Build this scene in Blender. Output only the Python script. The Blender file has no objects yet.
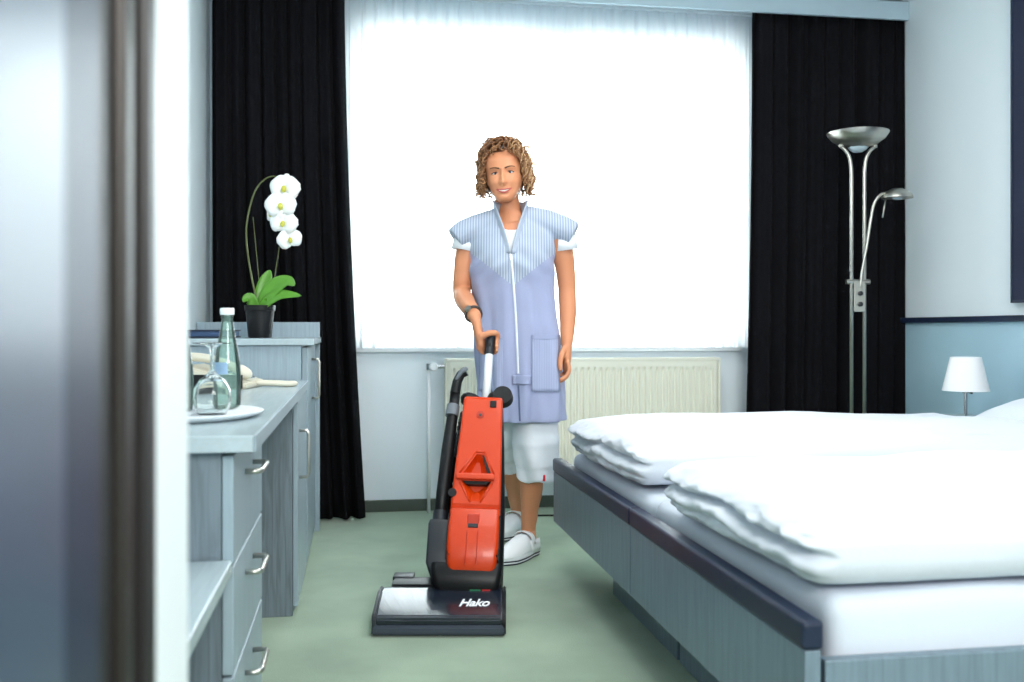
import bpy, bmesh, math, random
import numpy as np
from mathutils import Vector, Matrix, noise
from mathutils.bvhtree import BVHTree

random.seed(7)
scene = bpy.context.scene
COL = scene.collection
PI = math.pi

# ------------------------------------------------------------------ camera
YAW = math.radians(9.13)
cam_d = bpy.data.cameras.new('camera')
cam_d.sensor_width = 36.0
cam_d.lens = 964.0 / 1024.0 * 36.0
cam_d.shift_y = -11.0 / 1024.0
cam_d.clip_start = 0.05
cam_d.dof.use_dof = True
cam_d.dof.focus_distance = 3.35
cam_d.dof.aperture_fstop = 3.6
cam = bpy.data.objects.new('camera', cam_d)
COL.objects.link(cam)
cam.location = (0, 0, 0.9)
cam.rotation_euler = (PI / 2, 0, -YAW)
scene.camera = cam

# ------------------------------------------------------------------ world: bright overcast daylight
world = bpy.data.worlds.new('world')
scene.world = world
world.use_nodes = True
bg = world.node_tree.nodes['Background']
bg.inputs['Color'].default_value = (0.94, 0.985, 1.0, 1)
bg.inputs['Strength'].default_value = 16.0

# ------------------------------------------------------------------ added fill lights (entrance side and overhead)
def area_light(name, loc, target, sx, sy, power, col):
    d = bpy.data.lights.new(name, 'AREA')
    d.shape = 'RECTANGLE'; d.size = sx; d.size_y = sy
    d.energy = power; d.color = col
    o = bpy.data.objects.new(name, d); COL.objects.link(o)
    o.location = loc
    o.rotation_euler = (Vector(target) - Vector(loc)).to_track_quat('-Z', 'Y').to_euler()
    return o
area_light('entrance_fill', (0.75, -1.3, 1.95), (1.0, 3.5, 0.9), 1.5, 1.0, 94, (1.0, 0.985, 0.96))  # added soft frontal fill from behind the camera, no fixture
area_light('overhead_fill', (1.0, 2.5, 2.585), (1.0, 2.5, 0.0), 1.6, 1.6, 37, (1.0, 0.99, 0.97))  # added to brighten walls and floor; no lamp known up there

# ------------------------------------------------------------------ render look
scene.view_settings.view_transform = 'Standard'
scene.view_settings.look = 'None'
scene.view_settings.exposure = 0.14
scene.view_settings.gamma = 1.0
scene.view_settings.use_curve_mapping = False
scene.cycles.use_denoising = True
scene.cycles.max_bounces = 12
scene.cycles.diffuse_bounces = 6
scene.cycles.transparent_max_bounces = 16
scene.cycles.transmission_bounces = 10
scene.cycles.sample_clamp_indirect = 6.0
scene.cycles.caustics_refractive = False
scene.cycles.caustics_reflective = False

# ================================================================== helpers
def lin(c):
    c = c / 255.0
    return c / 12.92 if c <= 0.04045 else ((c + 0.055) / 1.055) ** 2.4
def rgb(r, g, b):
    return (lin(r), lin(g), lin(b), 1.0)

class NT:
    def __init__(s, name):
        s.m = bpy.data.materials.new(name); s.m.use_nodes = True
        s.t = s.m.node_tree; s.n = s.t.nodes; s.l = s.t.links
        s.p = s.n['Principled BSDF']; s.out = s.n['Material Output']
    def new(s, typ, **kw):
        n = s.n.new(typ)
        for k, v in kw.items(): setattr(n, k, v)
        return n
    def link(s, a, b): s.l.new(a, b)

def mat(name, col, rough=0.6, metal=0.0, noise_scale=None, noise_amt=0.08, bump=0.0, bump_scale=None,
        stretch=(1, 1, 1), sheen=0.0, coat=0.0, spec=0.5, sss=0.0, trans=0.0, ior=1.45):
    t = NT(name); p = t.p
    p.inputs['Base Color'].default_value = col
    p.inputs['Roughness'].default_value = rough
    p.inputs['Metallic'].default_value = metal
    p.inputs['Specular IOR Level'].default_value = spec
    p.inputs['Sheen Weight'].default_value = sheen
    p.inputs['Coat Weight'].default_value = coat
    p.inputs['Transmission Weight'].default_value = trans
    p.inputs['IOR'].default_value = ior
    if sss > 0:
        p.inputs['Subsurface Weight'].default_value = sss
        p.inputs['Subsurface Radius'].default_value = (0.012, 0.005, 0.003)
        p.inputs['Subsurface Scale'].default_value = 1.0
    tc = t.new('ShaderNodeTexCoord'); mp = t.new('ShaderNodeMapping')
    mp.inputs['Scale'].default_value = stretch
    t.link(tc.outputs['Object'], mp.inputs['Vector'])
    ns = t.new('ShaderNodeTexNoise')
    ns.inputs['Scale'].default_value = noise_scale or 20.0
    ns.inputs['Detail'].default_value = 4.0
    t.link(mp.outputs['Vector'], ns.inputs['Vector'])
    mx = t.new('ShaderNodeMix', data_type='RGBA', blend_type='MIX')
    d = tuple(max(0, c * (1 - noise_amt)) for c in col[:3]) + (1,)
    b = tuple(min(1, c * (1 + noise_amt)) for c in col[:3]) + (1,)
    mx.inputs['A'].default_value = d; mx.inputs['B'].default_value = b
    t.link(ns.outputs['Fac'], mx.inputs['Factor'])
    t.link(mx.outputs['Result'], p.inputs['Base Color'])
    if bump > 0:
        n2 = t.new('ShaderNodeTexNoise'); n2.inputs['Scale'].default_value = bump_scale or 200.0
        n2.inputs['Detail'].default_value = 3.0
        t.link(mp.outputs['Vector'], n2.inputs['Vector'])
        bp = t.new('ShaderNodeBump'); bp.inputs['Strength'].default_value = bump
        bp.inputs['Distance'].default_value = 0.01
        t.link(n2.outputs['Fac'], bp.inputs['Height'])
        t.link(bp.outputs['Normal'], p.inputs['Normal'])
    return t.m

def laminate(name, col, amt=0.10, rough=0.38, axis='z', dark=None):
    """painted wood laminate with stretched grain"""
    t = NT(name); p = t.p
    p.inputs['Roughness'].default_value = rough
    tc = t.new('ShaderNodeTexCoord'); mp = t.new('ShaderNodeMapping')
    s = {'z': (14, 14, 0.9), 'y': (14, 0.9, 14), 'x': (0.9, 14, 14)}[axis]
    mp.inputs['Scale'].default_value = s
    t.link(tc.outputs['Object'], mp.inputs['Vector'])
    ns = t.new('ShaderNodeTexNoise'); ns.inputs['Scale'].default_value = 6.0
    ns.inputs['Detail'].default_value = 6.0; ns.inputs['Distortion'].default_value = 0.6
    t.link(mp.outputs['Vector'], ns.inputs['Vector'])
    rp = t.new('ShaderNodeValToRGB')
    rp.color_ramp.elements[0].position = 0.35; rp.color_ramp.elements[1].position = 0.62
    rp.color_ramp.elements[0].color = tuple(c * (1 - amt) for c in col[:3]) + (1,)
    rp.color_ramp.elements[1].color = tuple(min(1, c * (1 + amt * .5)) for c in col[:3]) + (1,)
    t.link(ns.outputs['Fac'], rp.inputs['Fac'])
    t.link(rp.outputs['Color'], p.inputs['Base Color'])
    bp = t.new('ShaderNodeBump'); bp.inputs['Strength'].default_value = 0.08
    bp.inputs['Distance'].default_value = 0.004
    t.link(ns.outputs['Fac'], bp.inputs['Height']); t.link(bp.outputs['Normal'], p.inputs['Normal'])
    return t.m

def obj(name, bm, m, parent=None, smooth=False, loc=None):
    bmesh.ops.recalc_face_normals(bm, faces=bm.faces)
    me = bpy.data.meshes.new(name); bm.to_mesh(me); bm.free()
    if smooth is True:
        for p in me.polygons: p.use_smooth = True
    elif smooth:
        me.set_sharp_from_angle(angle=math.radians(smooth)) if hasattr(me, 'set_sharp_from_angle') else None
        for p in me.polygons: p.use_smooth = True
        me.set_sharp_from_angle(angle=math.radians(smooth))
    o = bpy.data.objects.new(name, me); COL.objects.link(o)
    if m: me.materials.append(m)
    if parent: o.parent = parent
    if loc: o.location = loc
    return o

def tag(o, label=None, cat=None, group=None, kind=None):
    if label: o['label'] = label
    if cat: o['category'] = cat
    if group: o['group'] = group
    if kind: o['kind'] = kind
    return o
def thing(name, label, cat, loc=(0, 0, 0), rz=0, group=None):
    o = bpy.data.objects.new(name, None); COL.objects.link(o)
    o.empty_display_size = 0.1
    o.location = loc; o.rotation_euler = (0, 0, rz)
    return tag(o, label, cat, group)

def box(bm, x0, x1, y0, y1, z0, z1, bev=0.0, seg=2, M=None):
    r = bmesh.ops.create_cube(bm, size=1.0)
    vs = r['verts']
    bmesh.ops.scale(bm, vec=(x1 - x0, y1 - y0, z1 - z0), verts=vs)
    bmesh.ops.translate(bm, vec=((x0 + x1) / 2, (y0 + y1) / 2, (z0 + z1) / 2), verts=vs)
    if M is not None: bmesh.ops.transform(bm, matrix=M, verts=vs)
    if bev > 0:
        es = list({e for v in vs for e in v.link_edges})
        bmesh.ops.bevel(bm, geom=es, offset=bev, segments=seg, affect='EDGES', profile=0.5)
    return bm
def B(): return bmesh.new()
def bx(*a, **k): return box(B(), *a, **k)

def loft(bm, rings, cap=True, closed=True):
    vr = [[bm.verts.new(p) for p in r] for r in rings]
    n = len(vr[0])
    for a, b in zip(vr[:-1], vr[1:]):
        for i in range(n if closed else n - 1):
            j = (i + 1) % n
            bm.faces.new((a[i], a[j], b[j], b[i]))
    if cap and closed:
        bm.faces.new(list(reversed(vr[0]))); bm.faces.new(vr[-1])
    return bm
def ering(cx, cy, cz, rx, ry, n=24, p=2.0):
    out = []
    for i in range(n):
        a = 2 * PI * i / n
        c, s = math.cos(a), math.sin(a)
        out.append((cx + rx * math.copysign(abs(c) ** (2 / p), c), cy + ry * math.copysign(abs(s) ** (2 / p), s), cz))
    return out
def frames(path):
    P = [Vector(p) for p in path]
    T = []
    for i in range(len(P)):
        a = P[max(i - 1, 0)]; b = P[min(i + 1, len(P) - 1)]
        T.append((b - a).normalized())
    up = Vector((0, 0, 1)) if abs(T[0].z) < 0.9 else Vector((1, 0, 0))
    N = (up - T[0] * up.dot(T[0])).normalized()
    out = []
    for i, t in enumerate(T):
        N = (N - t * N.dot(t))
        N = N.normalized() if N.length > 1e-6 else t.orthogonal().normalized()
        out.append((P[i], t, N, t.cross(N)))
    return out
def tube(bm, path, rad, n=10, cap=True, round_ends=False):
    """tube along a path; rad = number, or list of numbers / (rN, rB)"""
    if not hasattr(rad, '__len__'): rad = [rad] * len(path)
    path = list(path); rad = list(rad)
    rings = []
    fr = frames(path)
    def ring(p, nn, bb, r):
        a, b = (r if hasattr(r, '__len__') else (r, r))
        return [p + nn * (a * math.cos(2 * PI * i / n)) + bb * (b * math.sin(2 * PI * i / n)) for i in range(n)]
    sc = lambda r, k: (r[0] * k, r[1] * k) if hasattr(r, '__len__') else r * k
    mr = lambda r: max(r) if hasattr(r, '__len__') else r
    if round_ends:
        p, t, nn, bb = fr[0]
        for k in (80, 50, 25):
            a = math.radians(k); rings.append(ring(p - t * mr(rad[0]) * math.sin(a), nn, bb, sc(rad[0], math.cos(a))))
    for (p, t, nn, bb), r in zip(fr, rad): rings.append(ring(p, nn, bb, r))
    if round_ends:
        p, t, nn, bb = fr[-1]
        for k in (25, 50, 80):
            a = math.radians(k); rings.append(ring(p + t * mr(rad[-1]) * math.sin(a), nn, bb, sc(rad[-1], math.cos(a))))
    return loft(bm, rings, cap)
def lathe(bm, prof, n=32, c=(0, 0, 0), M=None):
    """prof list of (r,z); r=0 ends are closed"""
    rings = []; c = Vector(c)
    for r, z in prof:
        ring = []
        for i in range(n):
            a = 2 * PI * i / n
            v = Vector((max(r, 1e-5) * math.cos(a), max(r, 1e-5) * math.sin(a), z))
            if M is not None: v = M @ v
            ring.append(v + c)
        rings.append(ring)
    return loft(bm, rings, True)
def spline(pts, k=8):
    P = [Vector(p) for p in pts]; out = []
    for i in range(len(P) - 1):
        p0 = P[max(i - 1, 0)]; p1 = P[i]; p2 = P[i + 1]; p3 = P[min(i + 2, len(P) - 1)]
        for j in range(k):
            t = j / k
            out.append(0.5 * ((2 * p1) + (p2 - p0) * t + (2 * p0 - 5 * p1 + 4 * p2 - p3) * t * t + (3 * p1 - p0 - 3 * p2 + p3) * t ** 3))
    out.append(P[-1]); return out
def interp(tab, z):
    if z <= tab[0][0]: return tab[0][1:]
    for a, b in zip(tab[:-1], tab[1:]):
        if z <= b[0]:
            t = (z - a[0]) / (b[0] - a[0])
            t = t * t * (3 - 2 * t) * 0.5 + t * 0.5
            return tuple(p + (q - p) * t for p, q in zip(a[1:], b[1:]))
    return tab[-1][1:]
def ellipsoid(bm, c, r, M=None, u=20, v=14):
    res = bmesh.ops.create_uvsphere(bm, u_segments=u, v_segments=v, radius=1.0)
    mm = Matrix.Translation(c) @ (M if M is not None else Matrix.Identity(4)) @ Matrix.Diagonal((r[0], r[1], r[2], 1))
    bmesh.ops.transform(bm, matrix=mm, verts=res['verts'])
    return bm
def remesh(bm, voxel, smooth_iter=4, fac=0.5):
    """union of overlapping closed solids as one continuous surface"""
    bmesh.ops.recalc_face_normals(bm, faces=bm.faces)
    me = bpy.data.meshes.new('tmp'); bm.to_mesh(me); bm.free()
    o = bpy.data.objects.new('tmp', me); COL.objects.link(o)
    m = o.modifiers.new('r', 'REMESH'); m.mode = 'VOXEL'; m.voxel_size = voxel
    if smooth_iter:
        s = o.modifiers.new('s', 'SMOOTH'); s.iterations = smooth_iter; s.factor = fac
    dg = bpy.context.evaluated_depsgraph_get(); dg.update()
    em = bpy.data.meshes.new_from_object(o.evaluated_get(dg))
    out = bmesh.new(); out.from_mesh(em)
    bpy.data.objects.remove(o); bpy.data.meshes.remove(me); bpy.data.meshes.remove(em)
    return out
def softbox(bm, hx, hy, hz, r, nx, ny, nz, fn=None):
    """rounded box on a fine grid; fn(p)->p deforms"""
    cache = {}
    def vert(p):
        key = (round(p[0], 5), round(p[1], 5), round(p[2], 5))
        if key not in cache:
            q = Vector(p)
            inner = Vector((max(-hx + r, min(hx - r, q.x)), max(-hy + r, min(hy - r, q.y)), max(-hz + r, min(hz - r, q.z))))
            d = q - inner
            w = inner + d.normalized() * r if d.length > 1e-9 else q
            cache[key] = bm.verts.new(fn(w) if fn else w)
        return cache[key]
    def ax(h, n):
        # finer near the ends
        L = []
        for i in range(n + 1):
            t = -1 + 2 * i / n
            L.append(h * math.sin(t * PI / 2) * 0.35 + h * t * 0.65)
        return L
    X, Y, Z = ax(hx, nx), ax(hy, ny), ax(hz, nz)
    def face(g):
        for i in range(len(g) - 1):
            for j in range(len(g[0]) - 1):
                vs = [g[i][j], g[i + 1][j], g[i + 1][j + 1], g[i][j + 1]]
                if len(set(vs)) == 4:
                    try: bm.faces.new(vs)
                    except ValueError: pass
    for s in (-1, 1):
        face([[vert((x, y, s * hz)) for y in Y] for x in X])
        face([[vert((x, s * hy, z)) for z in Z] for x in X])
        face([[vert((s * hx, y, z)) for z in Z] for y in Y])
    return bm
def nz(x, y, z, s=1.0): return noise.noise(Vector((x * s, y * s, z * s)))

# ================================================================== materials
M_lam = laminate('grey_blue_laminate', rgb(150, 167, 177), rough=0.35)
M_lamd = laminate('grey_blue_veneer', rgb(108, 121, 130), 0.25, rough=0.5)
M_top = laminate('desktop_laminate', rgb(174, 188, 194), 0.05, rough=0.22, axis='y')
M_bed = laminate('bed_laminate', rgb(112, 130, 142), 0.14, rough=0.4)
M_blue = mat('navy_trim', rgb(26, 37, 60), 0.4, noise_amt=0.1)
M_wallu = mat('wall_paint_upper', rgb(228, 238, 242), 0.85, noise_scale=6, noise_amt=0.015, bump=0.05, bump_scale=300)
M_walll = mat('wall_paint_lower', rgb(168, 200, 214), 0.8, noise_scale=6, noise_amt=0.02, bump=0.05, bump_scale=300)
M_wallb = mat('wall_paint_window', rgb(230, 241, 248), 0.85, noise_scale=6, noise_amt=0.015)
M_ceil = mat('ceiling_paint', rgb(228, 235, 238), 0.9, noise_amt=0.01)
M_white = mat('white_paint', rgb(238, 242, 245), 0.45, noise_amt=0.01)
M_steel = mat('brushed_steel', rgb(190, 188, 180), 0.32, 1.0, noise_amt=0.06, noise_scale=60)
M_chrome = mat('chrome', rgb(205, 208, 210), 0.12, 1.0, noise_amt=0.02)
M_black = mat('black_plastic', rgb(15, 16, 19), 0.42, noise_amt=0.15, spec=0.35)
M_dgrey = mat('dark_grey_plastic', rgb(34, 39, 46), 0.4, noise_amt=0.1)
M_grey = mat('grey_plastic', rgb(105, 112, 120), 0.45, noise_amt=0.08)
M_red = mat('orange_red_plastic', rgb(200, 56, 3), 0.36, noise_amt=0.04, coat=0.15)
M_redd = mat('deep_red_plastic', rgb(176, 42, 8), 0.4, noise_amt=0.05)
M_rad = mat('radiator_enamel', rgb(233, 233, 218), 0.4, noise_amt=0.01)
M_linen = mat('white_linen', rgb(209, 215, 224), 0.9, noise_scale=8, noise_amt=0.015, bump=0.12, bump_scale=35, sheen=0.2)
M_sheet = mat('white_sheet', rgb(208, 215, 225), 0.9, noise_scale=5, noise_amt=0.02, bump=0.15, bump_scale=14)
M_curt = mat('black_curtain_cloth', rgb(15, 15, 19), 0.95, noise_amt=0.2, bump=0.15, bump_scale=400, spec=0.15)
M_skin = mat('skin', rgb(206, 138, 100), 0.5, noise_scale=22, noise_amt=0.05, sss=0.12, bump=0.03, bump_scale=180)
M_cream = mat('cream_plastic', rgb(214, 208, 190), 0.4, noise_amt=0.02)
M_dblue = mat('dark_blue_cover', rgb(58, 82, 120), 0.25, noise_amt=0.15)

def carpet():
    t = NT('green_carpet'); p = t.p
    p.inputs['Roughness'].default_value = 0.98
    p.inputs['Specular IOR Level'].default_value = 0.1
    p.inputs['Sheen Weight'].default_value = 0.25
    tc = t.new('ShaderNodeTexCoord')
    n1 = t.new('ShaderNodeTexNoise'); n1.inputs['Scale'].default_value = 3.2; n1.inputs['Detail'].default_value = 6
    n2 = t.new('ShaderNodeTexNoise'); n2.inputs['Scale'].default_value = 260; n2.inputs['Detail'].default_value = 2
    t.link(tc.outputs['Object'], n1.inputs['Vector']); t.link(tc.outputs['Object'], n2.inputs['Vector'])
    r1 = t.new('ShaderNodeValToRGB')
    r1.color_ramp.elements[0].position = 0.3; r1.color_ramp.elements[0].color = rgb(134, 154, 134)
    r1.color_ramp.elements[1].position = 0.7; r1.color_ramp.elements[1].color = rgb(160, 182, 158)
    t.link(n1.outputs['Fac'], r1.inputs['Fac'])
    mx = t.new('ShaderNodeMix', data_type='RGBA', blend_type='MULTIPLY'); mx.inputs['Factor'].default_value = 0.4
    t.link(r1.outputs['Color'], mx.inputs['A']); t.link(n2.outputs['Color'], mx.inputs['B'])
    r2 = t.new('ShaderNodeValToRGB')
    r2.color_ramp.elements[0].position = 0.3; r2.color_ramp.elements[0].color = (0.6, 0.6, 0.6, 1)
    r2.color_ramp.elements[1].position = 0.7; r2.color_ramp.elements[1].color = (1, 1, 1, 1)
    t.link(n2.outputs['Fac'], r2.inputs['Fac']); t.link(r2.outputs['Color'], mx.inputs['B'])
    t.link(mx.outputs['Result'], p.inputs['Base Color'])
    bp = t.new('ShaderNodeBump'); bp.inputs['Strength'].default_value = 0.5; bp.inputs['Distance'].default_value = 0.004
    t.link(n2.outputs['Fac'], bp.inputs['Height']); t.link(bp.outputs['Normal'], p.inputs['Normal'])
    return t.m
M_carpet = carpet()

def sheer_mat():
    t = NT('sheer_voile')
    t.n.remove(t.p)
    tr = t.new('ShaderNodeBsdfTranslucent'); tr.inputs['Color'].default_value = (0.93, 0.955, 0.965, 1)
    df = t.new('ShaderNodeBsdfDiffuse'); df.inputs['Color'].default_value = (0.9, 0.93, 0.95, 1)
    tp = t.new('ShaderNodeBsdfTransparent'); tp.inputs['Color'].default_value = (0.97, 0.985, 1, 1)
    m1 = t.new('ShaderNodeMixShader'); m1.inputs[0].default_value = 0.3
    m2 = t.new('ShaderNodeMixShader'); m2.inputs[0].default_value = 0.22
    t.link(tr.outputs[0], m1.inputs[1]); t.link(df.outputs[0], m1.inputs[2])
    t.link(m1.outputs[0], m2.inputs[1]); t.link(tp.outputs[0], m2.inputs[2])
    t.link(m2.outputs[0], t.out.inputs['Surface'])
    return t.m
M_sheer = sheer_mat()
def pane_mat():
    t = NT('window_glass'); t.n.remove(t.p)
    tp = t.new('ShaderNodeBsdfTransparent'); tp.inputs['Color'].default_value = (0.94, 0.97, 0.97, 1)
    gl = t.new('ShaderNodeBsdfGlossy'); gl.inputs['Roughness'].default_value = 0.03
    fr = t.new('ShaderNodeFresnel'); fr.inputs['IOR'].default_value = 1.4
    mx = t.new('ShaderNodeMixShader')
    t.link(fr.outputs[0], mx.inputs[0]); t.link(tp.outputs[0], mx.inputs[1]); t.link(gl.outputs[0], mx.inputs[2])
    t.link(mx.outputs[0], t.out.inputs['Surface'])
    return t.m
M_pane = pane_mat()
def glass_mat(name, col, rough=0.02, ior=1.4):
    t = NT(name); p = t.p
    p.inputs['Base Color'].default_value = col; p.inputs['Roughness'].default_value = rough
    p.inputs['Transmission Weight'].default_value = 1.0; p.inputs['IOR'].default_value = ior
    return t.m
def thin_glass(name, tint, body, fac):
    t = NT(name); t.n.remove(t.p)
    tp = t.new('ShaderNodeBsdfTransparent'); tp.inputs['Color'].default_value = tint
    tl_ = t.new('ShaderNodeBsdfTranslucent'); tl_.inputs['Color'].default_value = body
    m1 = t.new('ShaderNodeMixShader'); m1.inputs[0].default_value = fac
    gl = t.new('ShaderNodeBsdfGlossy'); gl.inputs['Roughness'].default_value = 0.06
    fr = t.new('ShaderNodeFresnel'); fr.inputs['IOR'].default_value = 1.5
    mx = t.new('ShaderNodeMixShader')
    t.link(tp.outputs[0], m1.inputs[1]); t.link(tl_.outputs[0], m1.inputs[2])
    t.link(fr.outputs[0], mx.inputs[0]); t.link(m1.outputs[0], mx.inputs[1]); t.link(gl.outputs[0], mx.inputs[2])
    t.link(mx.outputs[0], t.out.inputs['Surface'])
    return t.m
M_bottle = thin_glass('green_bottle_glass', (0.87, 0.97, 0.92, 1), (0.72, 0.97, 0.85, 1), 0.26)
M_glass = glass_mat('clear_glass', (0.95, 0.98, 0.97, 1), ior=1.35)

# ================================================================== room shell
YB, XR, XL, ZC = 4.82, 2.78, -0.70, 2.60
YF = -2.0
def struct(name, bm, m, parent=None, smooth=False):
    o = obj(name, bm, m, parent, smooth)
    if parent is None: o['kind'] = 'structure'
    return o
struct('floor', bx(-1.6, XR + 0.2, YF - 0.2, YB + 0.2, -0.1, 0.0), M_carpet)
struct('ceiling', bx(-1.6, XR + 0.2, YF - 0.2, YB + 0.2, ZC, ZC + 0.1), M_ceil)
# right wall: pale upper half, light-blue lower half, navy rail between
struct('wall_right', bx(XR, XR + 0.15, YF, YB, 0.95, ZC), M_wallu)
struct('wall_right_dado', bx(XR - 0.003, XR + 0.15, YF, YB, 0.0, 0.95), M_walll)
struct('trim_1', bx(XR - 0.022, XR + 0.01, YF, YB, 0.936, 0.963, bev=0.004), M_blue)
struct('wall_left', bx(XL - 0.15, XL, 0.9, YB, 0, ZC), M_wallu)
struct('wall_front', bx(-1.6, XR + 0.15, YF - 0.15, YF, 0, ZC), M_wallu)
struct('wall_hall', bx(-1.6, -1.45, YF, 1.05, 0, ZC), M_wallu)
# window wall with its opening
WX0, WX1, WZ0, WZ1 = -0.02, 1.99, 0.825, 2.38
bm = B()
box(bm, XL - 0.15, WX0, YB, YB + 0.2, 0, ZC)
box(bm, WX1, XR + 0.15, YB, YB + 0.2, 0, ZC)
box(bm, WX0, WX1, YB, YB + 0.2, 0, WZ0)
box(bm, WX0, WX1, YB, YB + 0.2, WZ1, ZC)
struct('wall_window', bm, M_wallb)
bm = bx(XL, XR, YB - 0.014, YB + 0.01, 0, 0.058, bev=0.003)
struct('baseboard_window', bm, mat('baseboard_green', rgb(74, 84, 76), 0.6))
struct('baseboard_right', bx(XR - 0.016, XR + 0.01, YF, YB - 0.014, 0, 0.058, bev=0.003), bpy.data.materials['baseboard_green'])
# window
win = struct('window_1', bx(WX0, WX1, YB - 0.03, YB + 0.03, WZ0 - 0.035, WZ0 - 0.002, bev=0.004), M_white)
bm = B()
y0, y1 = YB + 0.06, YB + 0.12
for a in ((WX0, WX1, WZ0, WZ0 + 0.03), (WX0, WX1, WZ1 - 0.05, WZ1), (WX0, WX0 + 0.05, WZ0, WZ1), (WX1 - 0.05, WX1, WZ0, WZ1)):
    box(bm, a[0], a[1], y0, y1, a[2], a[3], bev=0.004)
obj('window_frame', bm, M_white, win)
xm = (WX0 + WX1) / 2
obj('mullion', bx(xm - 0.022, xm + 0.022, y0, y1, WZ0 + 0.03, WZ1 - 0.05, bev=0.004), M_white, win)
obj('pane', bx(WX0 + 0.05, xm - 0.022, YB + 0.085, YB + 0.091, WZ0 + 0.03, WZ1 - 0.05), M_pane, win)
obj('pane', bx(xm + 0.022, WX1 - 0.05, YB + 0.085, YB + 0.091, WZ0 + 0.03, WZ1 - 0.05), M_pane, win)

# pelmet box under the ceiling
pel = thing('curtain_pelmet', 'pale blue curtain pelmet board running under the ceiling', 'pelmet', (0, 4.53, 2.48))
M_pel = mat('pelmet_paint', rgb(172, 192, 203), 0.6, noise_amt=0.02)
obj('front_board', bx(XL + .002, XR - .002, 0, 0.02, 0, 0.092, bev=0.002), M_pel, pel)
obj('top_board', bx(XL + .002, XR - .002, 0.02, 0.28, 0.07, 0.092), M_pel, pel)
obj('curtain_rail', bx(XL + .002, XR - .002, 0.08, 0.11, 0.045, 0.07), M_white, pel)
obj('curtain_rail', bx(XL + .002, XR - .002, 0.18, 0.21, 0.045, 0.07), M_white, pel)

# picture / dark blue panel on right wall
pic = thing('wall_panel', 'navy blue upholstered panel on the right wall above the blue rail', 'wall panel', (XR, 3.715, 1.015))
obj('board', bx(-0.03, -0.002, -2.2, 0, 0, 1.45, bev=0.006), mat('navy_fabric', rgb(26, 33, 56), 0.85, noise_amt=0.12, noise_scale=80), pic)
bm = B()
for a in ((-2.2, 0, 0, 0.012), (-2.2, 0, 1.438, 1.45), (-2.2, -2.188, 0, 1.45), (-0.012, 0, 0, 1.45)):
    box(bm, -0.034, -0.001, a[0], a[1], a[2], a[3])
obj('edge_trim', bm, M_blue, pic)

# ================================================================== curtains
def curtain(x0t, x1t, x0b, x1b, yc, z0, z1, folds, amp, seed, xin0=0.0, xin1=0.0, nxs=260, nzs=24, bulge=0.0):
    rnd = random.Random(seed)
    ph = [rnd.uniform(0, 6.28) for _ in range(6)]
    bm = B(); g = []
    for j in range(nzs + 1):
        t = j / nzs; z = z1 + (z0 - z1) * t; row = []
        for i in range(nxs + 1):
            s = i / nxs
            xa = x0t + (x0b - x0t) * t ** 1.6; xb = x1t + (x1b - x1t) * t ** 1.6
            x = xa + (xb - xa) * s
            w = s * folds * 2 * PI + 0.7 * math.sin(s * 9 + ph[0]) + 0.5 * math.sin(s * 17 + ph[1])
            a = amp * (0.55 + 0.45 * t) * (0.75 + 0.35 * math.sin(s * 13 + ph[2]))
            y = yc + a * math.sin(w + 0.35 * math.sin(t * 2 + ph[3])) + 0.25 * amp * math.sin(2.3 * w + ph[4] + t)
            x += amp * 0.3 * math.cos(w + t * 0.6)
            x = min(max(x, XL + 0.006), XR - 0.008)
            row.append(bm.verts.new((x, y, z)))
        g.append(row)
    for j in range(nzs):
        for i in range(nxs):
            bm.faces.new((g[j][i], g[j][i + 1], g[j + 1][i + 1], g[j + 1][i]))
    return bm
def cloth(name, bm, m, thick, label, cat, parent=None, group=None):
    o = obj(name, bm, m, parent, True)
    if thick:
        s = o.modifiers.new('t', 'SOLIDIFY'); s.thickness = thick; s.offset = 0
    return tag(o, label, cat, group)
cloth('curtain', curtain(-0.67, -0.07, -0.66, 0.03, 4.63, 0.012, 2.52, 9, 0.035, 3), M_curt, 0.003,
      'black floor-length curtain left of the window, behind the orchid', 'curtain', group='black curtains')
cloth('curtain', curtain(1.945, 2.80, 1.905, 2.79, 4.585, 0.012, 2.52, 9, 0.038, 11), M_curt, 0.003,
      'black floor-length curtain right of the window, behind the floor lamp', 'curtain', group='black curtains')
cloth('sheer_curtain', curtain(-0.2, 2.12, -0.2, 2.12, 4.725, 0.812, 2.52, 34, 0.014, 5, nxs=900, nzs=6), M_sheer, 0,
      'white translucent sheer curtain covering the whole window', 'curtain')

# ================================================================== radiator
RX0, RX1, RZ0, RZ1 = 0.43, 1.835, 0.17, 0.76
rad = thing('radiator', 'cream panel radiator with vertical ribs under the window', 'radiator', (RX0, 4.70, RZ0))
RW, RH = RX1 - RX0, RZ1 - RZ0
bm = B()
nr = 42; pit = (RW - 0.05) / nr
pts = [(0.0, 0.012), (0.02, 0.0)]
for i in range(nr):
    x = 0.025 + i * pit
    pts += [(x, 0.0), (x + pit * 0.22, 0.011), (x + pit * 0.42, 0.011), (x + pit * 0.62, 0.0)]
pts += [(RW - 0.02, 0.0), (RW, 0.012)]
zl = [0.0, 0.035, 0.055, RH - 0.065, RH - 0.045, RH - 0.012]
g = []
for z in zl:
    flat = z in (zl[0], zl[1], zl[4], zl[5])
    g.append([bm.verts.new((x, (0.0 if (flat and 0.02 <= x <= RW - 0.02) else y), z)) for x, y in pts])
for a, b in zip(g[:-1], g[1:]):
    for i in range(len(pts) - 1): bm.faces.new((a[i], a[i + 1], b[i + 1], b[i]))
obj('front_panel', bm, M_rad, rad)
obj('body', bx(0.004, RW - 0.004, 0.02, 0.075, 0.01, RH - 0.02, bev=0.004), M_rad, rad)
bm = B()
box(bm, 0, RW, -0.002, 0.082, RH - 0.016, RH, bev=0.004)
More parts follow.
